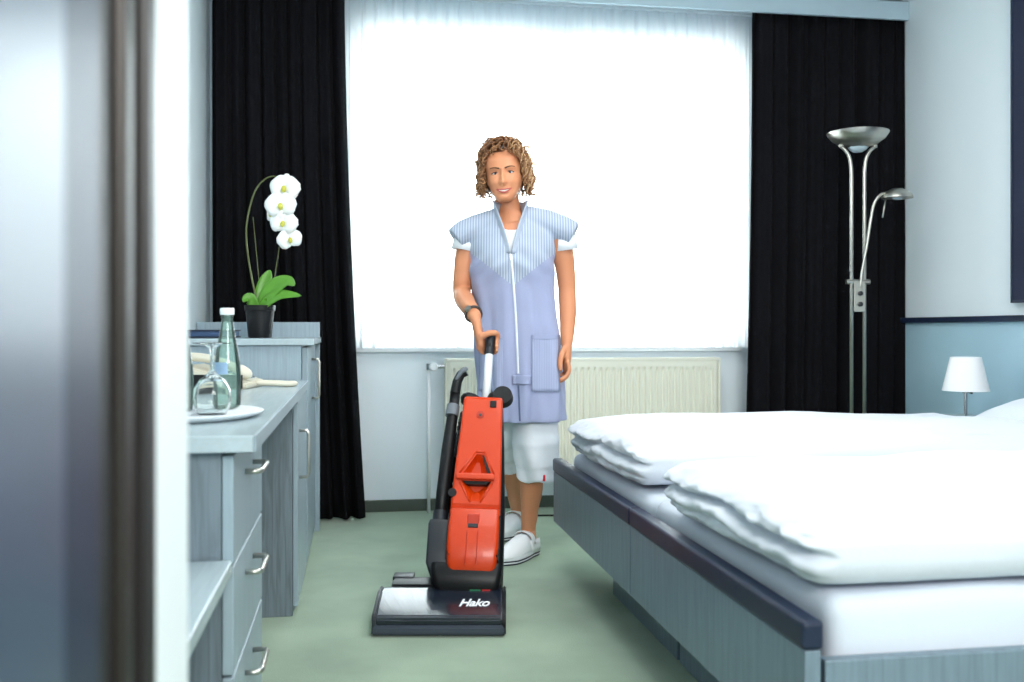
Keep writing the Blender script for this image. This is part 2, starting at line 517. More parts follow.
obj('top_grille', bm, M_rad, rad)
obj('side_panel', bx(-0.004, 0.004, 0.005, 0.08, 0, RH - 0.004, bev=0.002), M_rad, rad)
obj('side_panel', bx(RW - 0.004, RW + 0.004, 0.005, 0.08, 0, RH - 0.004, bev=0.002), M_rad, rad)
for x in (0.2, RW - 0.2): obj('wall_bracket', bx(x - 0.015, x + 0.015, 0.07, 0.118, 0.1, RH - 0.08), M_rad, rad)
bm = tube(B(), [(-0.082, 0.045, -RZ0 + 0.002), (-0.082, 0.045, 0.55)], 0.0085, 12)
obj('supply_pipe', bm, M_white, rad, True)
bm = tube(B(), [(-0.09, 0.045, 0.55), (0.01, 0.045, 0.55)], 0.011, 14)
tube(bm, [(-0.082, 0.045, 0.535), (-0.082, 0.045, 0.565)], 0.014, 14)
v = obj('valve', bm, M_chrome, rad, 40)
Mx = Matrix.Rotation(PI / 2, 4, 'X')
bm = lathe(B(), [(0, 0), (0.017, 0), (0.021, 0.006), (0.021, 0.03), (0.017, 0.036), (0, 0.036)], 18, (-0.06, 0.034, 0.55), Mx)
obj('thermostat_knob', bm, M_white, v, 40)

# ================================================================== left furniture
def handle(parent, x, yc, zc, L, vert=False):
    """bow handle on a face whose normal is +x"""
    r = 0.0055
    if vert: pts = [(x, yc, zc - L / 2), (x + 0.024, yc, zc - L / 2), (x + 0.03, yc, zc - L / 2 + 0.012), (x + 0.03, yc, zc + L / 2 - 0.012), (x + 0.024, yc, zc + L / 2), (x, yc, zc + L / 2)]
    else: pts = [(x, yc - L / 2, zc), (x + 0.024, yc - L / 2, zc), (x + 0.03, yc - L / 2 + 0.012, zc), (x + 0.03, yc + L / 2 - 0.012, zc), (x + 0.024, yc + L / 2, zc), (x, yc + L / 2, zc)]
    return obj('handle', tube(B(), pts, r, 10), M_steel, parent, True)
DX = -0.20   # carcass front plane
ZT = 0.718   # desktop height
WL = XL + 0.004
desk = thing('desktop', 'long grey-blue laminate desktop carrying the water bottle and the phone', 'desktop', (-0.45, 2.55, ZT - 0.034))
obj('slab', bx(WL + 0.45, 0.270, -0.80, 1.08, 0, 0.030, bev=0.003), M_top, desk)
obj('edge_band', bx(0.270, 0.274, -0.80, 1.08, 0.001, 0.030, bev=0.001), M_lam, desk)
# drawer unit
dr = thing('drawer_unit', 'grey-blue desk drawer pedestal with three bow-handled drawers', 'drawers', (-0.45, 1.785, 0))
zt = ZT - 0.037
obj('carcass', bx(WL + 0.45, 0.210, 0, 0.53, 0, zt, bev=0.002), M_lamd, dr)
nd = 3; dh = 0.2
for i in range(nd):
    z0 = zt - 0.004 - (i + 1) * dh
    d = obj('drawer', bx(0.211, 0.231, 0.004, 0.526, z0 + 0.003, z0 + dh - 0.003, bev=0.002), M_lam, dr)
    handle(d, 0.231, 0.26, z0 + dh - 0.058, 0.14)
# bench shelf in front of the drawer unit
sh = thing('luggage_shelf', 'low pale shelf board in front of the drawer unit', 'shelf', (-0.45, 1.78, -0.038))
obj('board', bx(WL + 0.45, 0.230, -0.75, 0, 0.50, 0.527, bev=0.003), M_top, sh)
obj('back_rail', bx(WL + 0.45, WL + 0.47, -0.75, 0, 0.40, 0.4995), M_lamd, sh)
obj('end_panel', bx(WL + 0.45, 0.20, -0.75, -0.73, 0.0385, 0.4995), M_lamd, sh)
# cupboard under the far end of the desktop
cu = thing('desk_cupboard', 'grey-blue cupboard with dark grained side under the far desk end', 'cupboard', (-0.45, 3.10, 0))
obj('carcass', bx(WL + 0.45, 0.250, 0.0, 0.54, 0, zt, bev=0.002), M_lamd, cu)
d = obj('door', bx(0.251, 0.266, 0.003, 0.537, 0.03, zt - 0.006, bev=0.002), M_lam, cu)
handle(d, 0.266, 0.085, 0.50, 0.15, True)
# taller sideboard with the orchid
sb = thing('sideboard', 'tall grey-blue cabinet under the orchid with raised end panel', 'cabinet', (-0.45, 3.665, 0))
obj('carcass', bx(WL + 0.45, 0.245, 0.0, 0.725, 0, 0.842, bev=0.002), M_lam, sb)
obj('top', bx(WL + 0.45, 0.292, -0.02, 0.725, 0.843, 0.868, bev=0.003), M_top, sb)
obj('end_panel', bx(WL + 0.45, 0.285, 0.727, 0.75, 0, 0.935, bev=0.002), M_lam, sb)
d = obj('door', bx(0.246, 0.266, 0.02, 0.72, 0.03, 0.835, bev=0.002), M_lam, sb)
handle(d, 0.266, 0.38, 0.70, 0.16, True)
# guest folder
gf = thing('guest_folder', 'dark blue folder lying on the tall cabinet next to the wall', 'folder', (-0.59, 4.1, 0.869))
obj('cover', bx(-0.10, 0.10, -0.15, 0.15, 0.0, 0.006, bev=0.002), M_blue, gf)
obj('pages', bx(-0.092, 0.094, -0.143, 0.143, 0.006, 0.026), M_dblue, gf)
obj('cover', bx(-0.10, 0.10, -0.15, 0.15, 0.026, 0.032, bev=0.002), M_blue, gf)

# ================================================================== things on the desk
tray = thing('serving_tray', 'round white tray under the bottles and upturned glasses', 'tray', (-0.385, 2.13, ZT - 0.003))
obj('plate', lathe(B(), [(0, 0), (0.16, 0), (0.185, 0.010), (0.187, 0.013), (0.184, 0.014), (0.158, 0.005), (0, 0.005)], 48), M_white, tray, 50)
obj('doily', lathe(B(), [(0, 0.0055), (0.145, 0.0055), (0.147, 0.006), (0.145, 0.0066), (0, 0.0066)], 48), M_linen, tray, 50)
TZ = ZT - 0.003 + 0.007
def bottle(x, y, label, s=1.0):
    b = thing('water_bottle', label, 'bottle', (x, y, TZ), group='water bottles on the tray')
    prof = [(0, 0.004), (0.022, 0.0), (0.028, 0.003), (0.030, 0.012), (0.0305, 0.07), (0.029, 0.10), (0.024, 0.135), (0.018, 0.165), (0.0135, 0.19), (0.012, 0.203), (0.0135, 0.205), (0.0135, 0.21), (0.012, 0.212), (0, 0.212)]
    obj('glass', lathe(B(), [(r * s, z * s) for r, z in prof], 32), M_bottle, b, 50)
    obj('cap', lathe(B(), [(0.0125, 0.2125), (0.0152, 0.2125), (0.0157, 0.214), (0.0157, 0.226), (0.0145, 0.228), (0, 0.228)], 26), M_white, b, 40)
    # printed label wrapped round the belly
    bm = B(); rings = []
    for z in (0.078, 0.105):
        r = (0.0308 if z < 0.09 else 0.0292)
        rings.append([(r * math.cos(a), r * math.sin(a), z) for a in [math.radians(-150 + 3.5 * k) for k in range(21)]])
    loft(bm, rings, cap=False, closed=False)
    obj('paper_label', bm, mat('bottle_label', rgb(150, 180, 212), 0.5, noise_scale=90, noise_amt=0.25), b, True)
    return b
bottle(-0.292, 2.27, 'green glass water bottle with white cap on the tray, full bottle in view')
bottle(-0.385, 2.20, 'green glass water bottle half hidden by the white door reveal')
g = thing('wine_glass', 'clear stemmed balloon glass upside down on the tray', 'glass', (-0.303, 2.115, TZ))
prof = [(0.029, 0.0), (0.036, 0.014), (0.0395, 0.034), (0.037, 0.055), (0.026, 0.073), (0.011, 0.085), (0.0045, 0.094), (0.0042, 0.128), (0.006, 0.140), (0.016, 0.146), (0.039, 0.149), (0.040, 0.151), (0, 0.152)]
inner = [(0, 0.081), (0.011, 0.080), (0.024, 0.0705), (0.035, 0.054), (0.0375, 0.034), (0.034, 0.014), (0.0275, 0.0005)]
obj('bowl_and_stem', lathe(B(), inner + prof, 30), M_glass, g, 50)

ph = thing('telephone', 'cream desk telephone with handset at the far end of the desk', 'telephone', (-0.42, 3.22, ZT - 0.003), rz=math.radians(-12))
bm = B()
vs = [(-0.11, -0.10, 0), (0.10, -0.10, 0), (0.10, 0.10, 0), (-0.11, 0.10, 0), (-0.11, -0.10, 0.075), (0.10, -0.10, 0.02), (0.10, 0.10, 0.02), (-0.11, 0.10, 0.075)]
V = [bm.verts.new(v) for v in vs]
for f in ((3, 2, 1, 0), (4, 5, 6, 7), (0, 1, 5, 4), (1, 2, 6, 5), (2, 3, 7, 6), (3, 0, 4, 7)): bm.faces.new([V[i] for i in f])
bmesh.ops.bevel(bm, geom=bm.edges[:], offset=0.006, segments=2, affect='EDGES')
body = obj('base', bm, M_cream, ph, 40)
obj('base_foot', bx(-0.10, 0.09, -0.103, -0.098, 0.002, 0.045, bev=0.001), M_black, ph)
hs = tube(B(), spline([(-0.13, -0.03, 0.085), (-0.105, -0.03, 0.098), (-0.05, -0.035, 0.095), (0.0, -0.04, 0.082), (0.055, -0.045, 0.062), (0.08, -0.045, 0.048)], 5),
          [(0.02, 0.024)] * 5 + [(0.014, 0.019)] * 16 + [(0.018, 0.024)] * 5, 14, round_ends=True)
obj('handset', hs, M_cream, ph, True)
for i in range(3):
    for j in range(4):
        x = 0.0 + j * 0.022; y = 0.03 + i * 0.022; z = 0.075 - (x + 0.11) * 0.262 + 0.001
        obj('button', bx(x - 0.007, x + 0.007, y - 0.007, y + 0.007, z - 0.004, z + 0.004, bev=0.001), M_grey, body)
# receiver lying flat to the right with its lead
hs = tube(B(), spline([(0.105, 0.02, 0.014), (0.16, 0.04, 0.011), (0.185, 0.05, 0.009), (0.205, 0.06, 0.009)], 6), [(0.010, 0.016)] * 19, 12, round_ends=True)
obj('side_receiver', hs, M_cream, ph, True)

# ================================================================== orchid
M_leaf = mat('orchid_leaf', rgb(84, 140, 40), 0.35, noise_scale=30, noise_amt=0.2)
M_stem = mat('orchid_stem', rgb(84, 92, 48), 0.5, noise_amt=0.2)
M_petal = mat('orchid_petal', rgb(246, 247, 246), 0.7, noise_amt=0.02, sss=0.05)
M_yel = mat('orchid_throat', rgb(206, 200, 80), 0.6)
orc = thing('potted_orchid', 'white orchid with arching stem in a black pot on the tall cabinet', 'orchid', (-0.380, 3.93, 0.869), rz=-YAW)
obj('pot', lathe(B(), [(0, 0), (0.043, 0), (0.046, 0.004), (0.050, 0.05), (0.056, 0.105), (0.060, 0.108), (0.061, 0.128), (0.057, 0.129), (0.055, 0.11), (0, 0.108)], 36), M_black, orc, 40)
bm = lathe(B(), [(0, 0.105), (0.054, 0.110), (0.045, 0.122), (0.02, 0.126), (0, 0.127)], 24)
obj('bark_mix', bm, mat('bark', rgb(96, 74, 42), 0.95, noise_scale=60, noise_amt=0.5, bump=0.6, bump_scale=90), orc, True)
def leaf(pts, w, name='leaf', tilt=0.0):
    P = spline(pts, 6); bm = B(); rows = []
    n = len(P)
    for i, p in enumerate(P):
        t = i / (n - 1)
        ww = w * (math.sin(PI * min(1, t ** 0.75 * 0.97 + 0.03))) ** 0.7 + 0.004 * (1 - t)
        d = (P[min(i + 1, n - 1)] - P[max(i - 1, 0)]).normalized()
        side = d.cross(Vector((0, -math.cos(tilt), math.sin(tilt)))).normalized()
        nn = side.cross(d)
        rows.append([p + side * ww * k + nn * (0.25 * ww * (abs(k) ** 1.5)) for k in (-1, -.66, -.33, 0, .33, .66, 1)])
    loft(bm, rows, cap=False, closed=False)
    o = obj(name, bm, M_leaf, orc, True)
    s = o.modifiers.new('t', 'SOLIDIFY'); s.thickness = 0.003; s.offset = 0
    return o
leaf([(0.0, 0, 0.12), (0.012, 0.01, 0.17), (0.02, 0.015, 0.225), (0.035, 0.02, 0.27)], 0.032)
leaf([(0.01, -0.01, 0.12), (0.04, -0.015, 0.175), (0.08, -0.02, 0.21), (0.12, -0.03, 0.222), (0.145, -0.035, 0.205)], 0.032, tilt=0.4)
leaf([(0.01, -0.02, 0.12), (0.05, -0.03, 0.150), (0.10, -0.04, 0.168), (0.175, -0.05, 0.165)], 0.026, tilt=0.6)
leaf([(-0.01, -0.01, 0.11), (-0.03, -0.02, 0.15), (-0.045, -0.03, 0.155), (-0.055, -0.04, 0.14)], 0.02, tilt=0.3)
leaf([(0.0, -0.01, 0.11), (0.02, -0.02, 0.14), (0.03, -0.03, 0.16)], 0.012)
st = spline([(-0.005, 0.0, 0.12), (-0.035, 0, 0.25), (-0.053, 0, 0.38), (-0.05, 0, 0.47), (-0.02, 0, 0.58), (0.025, 0, 0.632), (0.07, -0.005, 0.636), (0.105, -0.01, 0.60), (0.11, -0.01, 0.5), (0.125, -0.01, 0.41)], 7)
obj('stem', tube(B(), st, [0.0042 - 0.002 * i / len(st) for i in range(len(st))], 8), M_stem, orc, True)
obj('support_stick', tube(B(), [(0.005, 0.01, 0.11), (-0.03, 0.01, 0.48)], 0.0018, 6), M_stem, orc, True)
obj('support_stick', tube(B(), [(0.035, 0.01, 0.11), (0.085, 0.005, 0.42)], 0.0018, 6), M_stem, orc, True)
def blossom(x, z, s, rot, y=-0.02, turn=0.0):
    M = Matrix.Translation((x, y, z)) @ Matrix.Rotation(turn, 4, 'Z') @ Matrix.Rotation(rot, 4, 'Y')
    root = None
    for k, (ang, L, W, off) in enumerate(((90, .042, .020, .004), (210, .040, .019, .004), (330, .040, .019, .004), (12, .044, .033, 0), (168, .044, .033, 0))):
        a = math.radians(ang); bm = B(); rows = []
        d = Vector((math.cos(a), 0, math.sin(a))); sd = Vector((-math.sin(a), 0, math.cos(a)))
        for i in range(9):
            t = i / 8
            ww = W * (math.sin(PI * min(0.97, 0.08 + 0.92 * t ** 0.8))) ** 0.6
            rows.append([M @ ((d * (L * t) + sd * (ww * q) + Vector((0, off - 0.012 * math.sin(t * 2.2) * (1 - 0.5 * q * q) + 0.010 * t * t, 0))) * s) for q in (-1, -.6, -.2, .2, .6, 1)])
        loft(bm, rows, cap=False, closed=False)
        p = obj('petal' if root else 'blossom', bm, M_petal, root or orc, True)
        sm = p.modifiers.new('t', 'SOLIDIFY'); sm.thickness = 0.0012
        root = root or p
    bm = ellipsoid(B(), M @ Vector((0, -0.012 * s, -0.004 * s)), (0.007 * s, 0.008 * s, 0.010 * s), M.to_3x3().to_4x4(), 10, 8)
    obj('lip', bm, M_yel, root, True)
blossom(0.104, 0.590, 1.40, 0.1, -0.022)
blossom(0.090, 0.520, 1.42, -0.1, -0.034, 0.15)
blossom(0.058, 0.490, 1.15, 0.3, -0.008, -0.7)
blossom(0.100, 0.452, 1.30, 0.15, -0.026)
blossom(0.122, 0.388, 1.15, -0.3, -0.018, 0.3)

# ================================================================== left foreground: door reveal, steel frame and open door
XD = -0.150
struct('wall_partition', bx(-1.45, XD, 0.765, 0.905, 0, ZC, bev=0.004), M_white)
fr = struct('door_1', bx(-0.30, XD - 0.012, 0.70, 0.763, 0, 2.2), mat('door_frame_dark', rgb(34, 32, 32), 0.4))
M_bronze = mat('dark_bronze_frame', rgb(44, 40, 37), 0.4, 0.4, noise_amt=0.1)
obj('frame_profile', bx(-0.20, XD + 0.001, 0.735, 0.762, 0, 2.2, bev=0.004), bpy.data.materials['door_frame_dark'], fr)
obj('frame_profile', bx(-0.20, XD - 0.002, 0.675, 0.700, 0, 2.2, bev=0.005), M_bronze, fr)
obj('frame_seal', bx(-0.20, XD - 0.010, 0.625, 0.674, 0, 2.2, bev=0.004), bpy.data.materials['door_frame_dark'], fr)
M_door = mat('blue_grey_door_lacquer', rgb(46, 62, 86), 0.32, 0.0, noise_amt=0.05, spec=1.0, ior=1.7)
leafd = obj('door_leaf', bx(-0.19, XD + 0.002, -0.42, 0.530, 0.01, 2.18, bev=0.006), M_door, fr)
obj('door_edge', bx(-0.185, XD - 0.002, 0.531, 0.615, 0.01, 2.18, bev=0.008), M_blue, fr)

# ================================================================== beds
BX0, BX1 = 0.726, 2.70
def bed(y0, y1, label, far):
    b = thing('single_bed', label, 'bed', (0.726, (y0 + y1) / 2, 0), group='two single beds pushed together')
    h = (y1 - y0) / 2
    fb = obj('footboard', bx(0.0, 0.028, -h + 0.002, h - 0.002, 0.185, 0.372, bev=0.002), M_bed, b)
    obj('cap_strip', bx(-0.004, 0.034, -h + 0.001, h - 0.001, 0.3725, 0.421, bev=0.008, seg=3), M_blue, b)
    obj('side_rail', bx(0.036, BX1 - 0.726, -h + 0.002, -h + 0.026, 0.185, 0.355, bev=0.003), M_bed, b)
    obj('side_rail', bx(0.036, BX1 - 0.726, h - 0.026, h - 0.002, 0.185, 0.355, bev=0.003), M_bed, b)
    obj('bed_base', bx(0.036, BX1 - 0.726, -h + 0.027, h - 0.027, 0.19, 0.27), M_lamd, b)
    if far: pl = (-h + 0.01, h - 0.35)
    else: pl = (-h + 0.35, h - 0.01)
    obj('plinth', bx(0.135, BX1 - 0.80, pl[0], pl[1], 0.0, 0.188, bev=0.002), M_bed, b)
    obj('headboard', bx(BX1 - 0.726, BX1 - 0.726 + 0.03, -h, h, 0.185, 0.78, bev=0.004), M_bed, b)
    return b
YN, YM, YFar = 1.484, 2.512, 3.54
bed(YN, YM, 'grey-blue single bed nearest the camera with dark blue footboard edge', False)
bed(YM, YFar, 'grey-blue single bed on the window side with dark blue footboard edge', True)
def mattress(y0, y1, label):
    hy = (y1 - y0) / 2; hx = (BX1 - 0.012 - 0.79) / 2; hz = 0.088
    def fn(p):
        n = nz(p.x * 2.0, p.y * 3.0 + y0, p.z * 6) * 0.006 + nz(p.x * 7, p.y * 8 + y0, p.z * 8) * 0.0025
        q = p.copy()
        if p.z > 0: q.z += n - 0.006 * (p.x / hx) ** 4
        if abs(p.y) > hy - 0.02: q.y += 0.004 * math.sin(p.x * 9 + p.z * 14) * (1 if p.z > -0.06 else 0) - 0.004 * math.copysign(1, p.y)
        return q
    bm = softbox(B(), hx, hy - 0.006, hz, 0.03, 90, 40, 12, fn)
    o = obj('mattress', bm, M_sheet, None, True, loc=(0.79 + hx, (y0 + y1) / 2, 0.271 + hz + 0.001))
    return tag(o, label, 'mattress', 'white mattresses')
mattress(YN + 0.032, YM - 0.003, 'white sheeted mattress of the near bed, its side showing under the duvet')
mattress(YM + 0.003, YFar - 0.032, 'white sheeted mattress of the bed on the window side')
ZM = 0.449
def duvet(x0, x1, y0, y1, th, seed, label):
    hx, hy, hz = (x1 - x0) / 2, (y1 - y0) / 2, th / 2
    sd = seed * 13.7
    def fn(p):
        q = p.copy()
        # top: soft quilting waves and a slump towards the ends
        ex = (p.x / hx); ey = (p.y / hy)
        top = max(0.0, p.z / hz)
        w = nz(p.x * 1.8 + sd, p.y * 2.6, 0.3) * 0.022 + nz(p.x * 5 + sd, p.y * 6, 1.3) * 0.007 + nz(p.x * 12 + sd, p.y * 14, 2.3) * 0.0022
        q.z += top * (w - 0.020 * max(0, -ex) ** 6 - 0.018 * max(0, -ey) ** 6)
        if p.z < -hz * 0.7: q.z = max(q.z, -hz)
        # foot end: ragged fold layers
        e = max(0.0, (-p.x - (hx - 0.09)) / 0.09)
        if e > 0:
            zz = p.z / hz
            zc = 0.02 + 0.16 * math.sin(p.y * 7 + sd) + 0.08 * math.sin(p.y * 19 + sd)
            groove = math.exp(-((zz - zc) / 0.17) ** 2)
            zc2 = zc - 0.62
            groove2 = math.exp(-((zz - zc2) / 0.10) ** 2)
            q.x += e * (0.030 * groove + 0.010 * groove2)
            q.x += e * (0.014 * nz(p.y * 9 + sd, p.z * 26, 0.7) + 0.008 * nz(p.y * 26 + sd, p.z * 60, 1.7) + 0.020 * nz(p.y * 3.1, sd, 4.4))
            q.x += e * 0.012 * max(0, zz)
            q.z += e * 0.004 * nz(p.y * 22, p.z * 30, sd)
        # near side: bulging fold
        if ey < -0.8:
            q.y += 0.008 * nz(p.x * 3 + sd, p.z * 9, 5.1) + 0.003 * nz(p.x * 14 + sd, p.z * 10, 8.1)
        return q
    bm = softbox(B(), hx, hy, hz, hz * 0.82, 170, 110, 26, fn)
    o = obj('duvet', bm, M_linen, None, True, loc=((x0 + x1) / 2, (y0 + y1) / 2, ZM + hz + 0.009))
    return tag(o, label, 'duvet', 'folded white duvets')
duvet(0.745, 2.25, 1.520, 2.33, 0.128, 1, 'thick white duvet folded double on the near bed')
duvet(0.755, 2.25, 2.60, 3.47, 0.132, 2, 'thick white duvet folded double on the bed by the window')
def pillow(x, y, rz, label):
    bm = B(); n = 26; g = {}
    for s in (1, -1):
        for i in range(n + 1):
            for j in range(n + 1):
                u = -1 + 2 * i / n; v = -1 + 2 * j / n
                edge = i in (0, n) or j in (0, n)
                key = (i, j, 0 if edge else s)
                if key in g: continue
                h = ((1 - abs(u) ** 2.6) * (1 - abs(v) ** 2.6)) ** 0.55
                pin = 1 - 0.06 * (1 - u * u) * abs(v) ** 3 
                z = s * 0.085 * h + 0.004 * nz(u * 4, v * 4 + x, s)
                g[key] = bm.verts.new((u * 0.20 * (1 - 0.05 * (1 - v * v) * abs(u) ** 3), v * 0.37 * pin, z + 0.09))
        for i in range(n):
            for j in range(n):
                k = [(a, b, 0 if (a in (0, n) or b in (0, n)) else s) for a, b in ((i, j), (i + 1, j), (i + 1, j + 1), (i, j + 1))]
                bm.faces.new([g[q] for q in k])
    o = obj('pillow', bm, M_linen, None, True, loc=(x, y, ZM + 0.040))
    o.rotation_euler = (0, math.radians(-13), rz)
    tag(o, label, 'pillow', 'white pillows')
pillow(2.50, 3.03, 0.0, 'white pillow at the head of the window-side bed, at right edge')
pillow(2.50, 2.0, 0.0, 'white pillow at the head of the near bed, beyond the right edge')

# ================================================================== nightstand, table lamp, remote
ns_ = thing('nightstand', 'low grey-blue nightstand carrying the small white table lamp', 'nightstand', (2.55, 3.82, 0))
obj('body', bx(-0.20, 0.20, -0.225, 0.225, 0.0, 0.49, bev=0.003), M_lam, ns_)
obj('top', bx(-0.215, 0.222, -0.235, 0.235, 0.491, 0.515, bev=0.003), M_top, ns_)
d = obj('drawer', bx(-0.218, -0.201, -0.215, 0.215, 0.30, 0.48, bev=0.002), M_lam, ns_)
obj('knob', tube(B(), [(-0.218, 0, 0.39), (-0.24, 0, 0.39)], 0.01, 14), M_steel, d, 40)
tl = thing('table_lamp', 'small table lamp with white tapered shade on chrome stem', 'lamp', (2.565, 3.755, 0.516))
obj('base', lathe(B(), [(0, 0), (0.055, 0), (0.056, 0.006), (0.05, 0.010), (0.01, 0.014), (0, 0.014)], 32), M_chrome, tl, 40)
obj('stem', lathe(B(), [(0, 0.012), (0.007, 0.012), (0.007, 0.125), (0, 0.125)], 16), M_chrome, tl, 40)
obj('socket', lathe(B(), [(0, 0.115), (0.013, 0.115), (0.016, 0.125), (0.016, 0.16), (0, 0.16)], 20), M_chrome, tl, 40)
obj('switch', tube(B(), [(0.012, -0.01, 0.118), (0.02, -0.018, 0.115)], 0.004, 8), M_black, tl, True)
M_shade = mat('lamp_shade_fabric', rgb(244, 245, 248), 0.8, noise_amt=0.01)
bm = B()
lathe(bm, [(0.094, 0.125), (0.062, 0.268), (0.060, 0.268), (0.092, 0.125)], 40)
o = obj('shade', bm, M_shade, tl, 40)
obj('shade_ring', tube(B(), [(0.061 * math.cos(a), 0.061 * math.sin(a), 0.267) for a in [2 * PI * k / 24 for k in range(25)]], 0.002, 6), M_white, tl, True)
obj('shade_ring', tube(B(), [(0.093 * math.cos(a), 0.093 * math.sin(a), 0.126) for a in [2 * PI * k / 24 for k in range(25)]], 0.002, 6), M_white, tl, True)
rm = thing('remote_control', 'small black remote lying on the nightstand beside the pillow', 'remote', (2.50, 3.64, 0.516), rz=0.5)
obj('shell', bx(-0.022, 0.022, -0.05, 0.05, 0, 0.016, bev=0.004), M_black, rm)
for i in range(3):
    for j in range(2): obj('button', bx(-0.012 + j * 0.014, -0.004 + j * 0.014, -0.03 + i * 0.02, -0.02 + i * 0.02, 0.0155, 0.018), M_grey, rm)

# ================================================================== floor lamp
fl = thing('floor_lamp', 'brushed steel twin-pole uplighter with reading arm by the right curtain', 'floor lamp', (2.31, 4.19, 0), rz=-YAW)
obj('base', lathe(B(), [(0, 0), (0.14, 0), (0.145, 0.006), (0.142, 0.02), (0.12, 0.028), (0, 0.03)], 48), M_steel, fl, 40)
for s in (-1, 1):
    pts = [(s * 0.030, 0, 0.028), (s * 0.030, 0, 1.58), (s * 0.030, 0, 1.62)] + spline([(s * 0.031, 0, 1.645), (s * 0.038, 0, 1.70), (s * 0.055, 0, 1.735), (s * 0.075, -0.0, 1.755)], 6)
    obj('pole', tube(B(), pts, 0.0085, 12), M_steel, fl, True)
    obj('pole_tip', ellipsoid(B(), (s * 0.078, 0, 1.76), (0.012, 0.012, 0.012), u=14, v=10), M_steel, fl, True)
bt = Matrix.Rotation(math.radians(-3), 4, 'Y')
bowl = obj('uplighter_bowl', lathe(B(), [(0, 1.752), (0.05, 1.756), (0.09, 1.770), (0.122, 1.793), (0.139, 1.818), (0.1395, 1.821), (0.136, 1.820), (0.118, 1.798), (0.085, 1.776), (0, 1.760)], 48), M_steel, fl, 50)
obj('glass_dome', lathe(B(), [(0, 1.728), (0.02, 1.731), (0.038, 1.742), (0.046, 1.7525), (0, 1.753)], 32), mat('frosted_glass', rgb(196, 214, 222), 0.3), fl, 50)
obj('bracket_plate', bx(-0.022, 0.030, -0.014, -0.006, 0.985, 1.125, bev=0.002), M_steel, fl)
obj('crossbar', tube(B(), [(-0.055, 0, 1.125), (0.055, 0, 1.125)], 0.012, 14), M_steel, fl, 40)
for z in (1.02, 1.07):
    obj('dimmer_knob', lathe(B(), [(0, 0), (0.011, 0), (0.011, 0.014), (0, 0.016)], 16, (0.004, -0.014, z), Mx), M_dgrey, fl, 40)
arm = spline([(0.008, -0.01, 1.10), (0.014, -0.012, 1.17), (0.035, -0.02, 1.30), (0.052, -0.025, 1.42), (0.066, -0.03, 1.49), (0.095, -0.03, 1.528), (0.118, -0.03, 1.535)], 7)
obj('reading_arm', tube(B(), arm, 0.0065, 10), M_steel, fl, True)
hd = obj('reading_head', lathe(B(), [(0.070, 0.0), (0.068, 0.010), (0.052, 0.030), (0.025, 0.043), (0, 0.046), (0, 0.042), (0.024, 0.039), (0.049, 0.027), (0.065, 0.008)][::1], 36, (0.172, -0.03, 1.512)), M_steel, fl, 50)
obj('bulb', ellipsoid(B(), (0.172, -0.03, 1.520), (0.03, 0.03, 0.016)), bpy.data.materials['frosted_glass'], hd, True)
obj('aim_rod', tube(B(), [(0.118, -0.035, 1.518), (0.096, -0.05, 1.42)], 0.0035, 8), M_steel, hd, True)

# ================================================================== vacuum cleaner
# local frame: x right, y away from the viewer, z up
VX, VZ = -0.215, 2.98
vac = thing('upright_vacuum', 'orange-red and black upright vacuum cleaner on the carpet, held by the woman', 'vacuum cleaner',
            (VX * math.cos(YAW) + VZ * math.sin(YAW), -VX * math.sin(YAW) + VZ * math.cos(YAW), 0.001), rz=-YAW)
# brush head : side profile extruded across
def extrude_x(bm, prof, x0, x1, bev=0.0):
    a = [bm.verts.new((x0, y, z)) for y, z in prof]; b = [bm.verts.new((x1, y, z)) for y, z in prof]
    n = len(prof)
    fs = []
    for i in range(n):
        j = (i + 1) % n; fs.append(bm.faces.new((a[i], a[j], b[j], b[i])))
    fs.append(bm.faces.new(list(reversed(a)))); fs.append(bm.faces.new(b))
    if bev: bmesh.ops.bevel(bm, geom=list({e for f in fs for e in f.edges}), offset=bev, segments=2, affect='EDGES')
    return bm
hw = 0.197
M_head = mat('glossy_dark_blue_grey', rgb(26, 32, 44), 0.22, noise_amt=0.06, coat=0.5)
head = obj('brush_head', extrude_x(B(), [(-0.150, 0.016), (-0.156, 0.05), (-0.150, 0.060), (-0.02, 0.098), (0.03, 0.098), (0.05, 0.07), (0.05, 0.016)], -hw + 0.012, hw - 0.012, 0.004), M_head, vac, 30)
obj('front_bumper', extrude_x(B(), [(-0.156, 0.004), (-0.163, 0.010), (-0.163, 0.030), (-0.154, 0.034), (-0.13, 0.034), (-0.13, 0.004)], -hw + 0.004, hw - 0.004, 0.003), mat('bumper_grey', rgb(58, 66, 78), 0.45), vac, 30)
for s in (-1, 1):
    obj('side_cap', extrude_x(B(), [(-0.158, 0.004), (-0.161, 0.048), (-0.152, 0.064), (-0.02, 0.100), (0.035, 0.100), (0.055, 0.07), (0.055, 0.004)], *((-hw, -hw + 0.012) if s < 0 else (hw - 0.012, hw)), 0.004), M_dgrey if s < 0 else M_black, vac, 30)
obj('rear_deck', extrude_x(B(), [(0.03, 0.03), (0.03, 0.102), (0.06, 0.112), (0.15, 0.098), (0.165, 0.06), (0.165, 0.03)], -hw + 0.035, hw - 0.015, 0.005), M_black, vac, 30)
obj('deck_ledge', bx(-hw + 0.03, -0.10, 0.10, 0.16, 0.085, 0.112, bev=0.005), M_dgrey, vac, 30)
for s in (-1, 1):
    obj('wheel', tube(B(), [(s * 0.15 - 0.015, 0.11, 0.03), (s * 0.15 + 0.015, 0.11, 0.03)], 0.03, 24), M_black, vac, 40)
obj('indicator_green', bx(0.085, 0.118, -0.018, -0.006, 0.096, 0.1015), mat('green_lens', rgb(40, 120, 80), 0.3), vac)
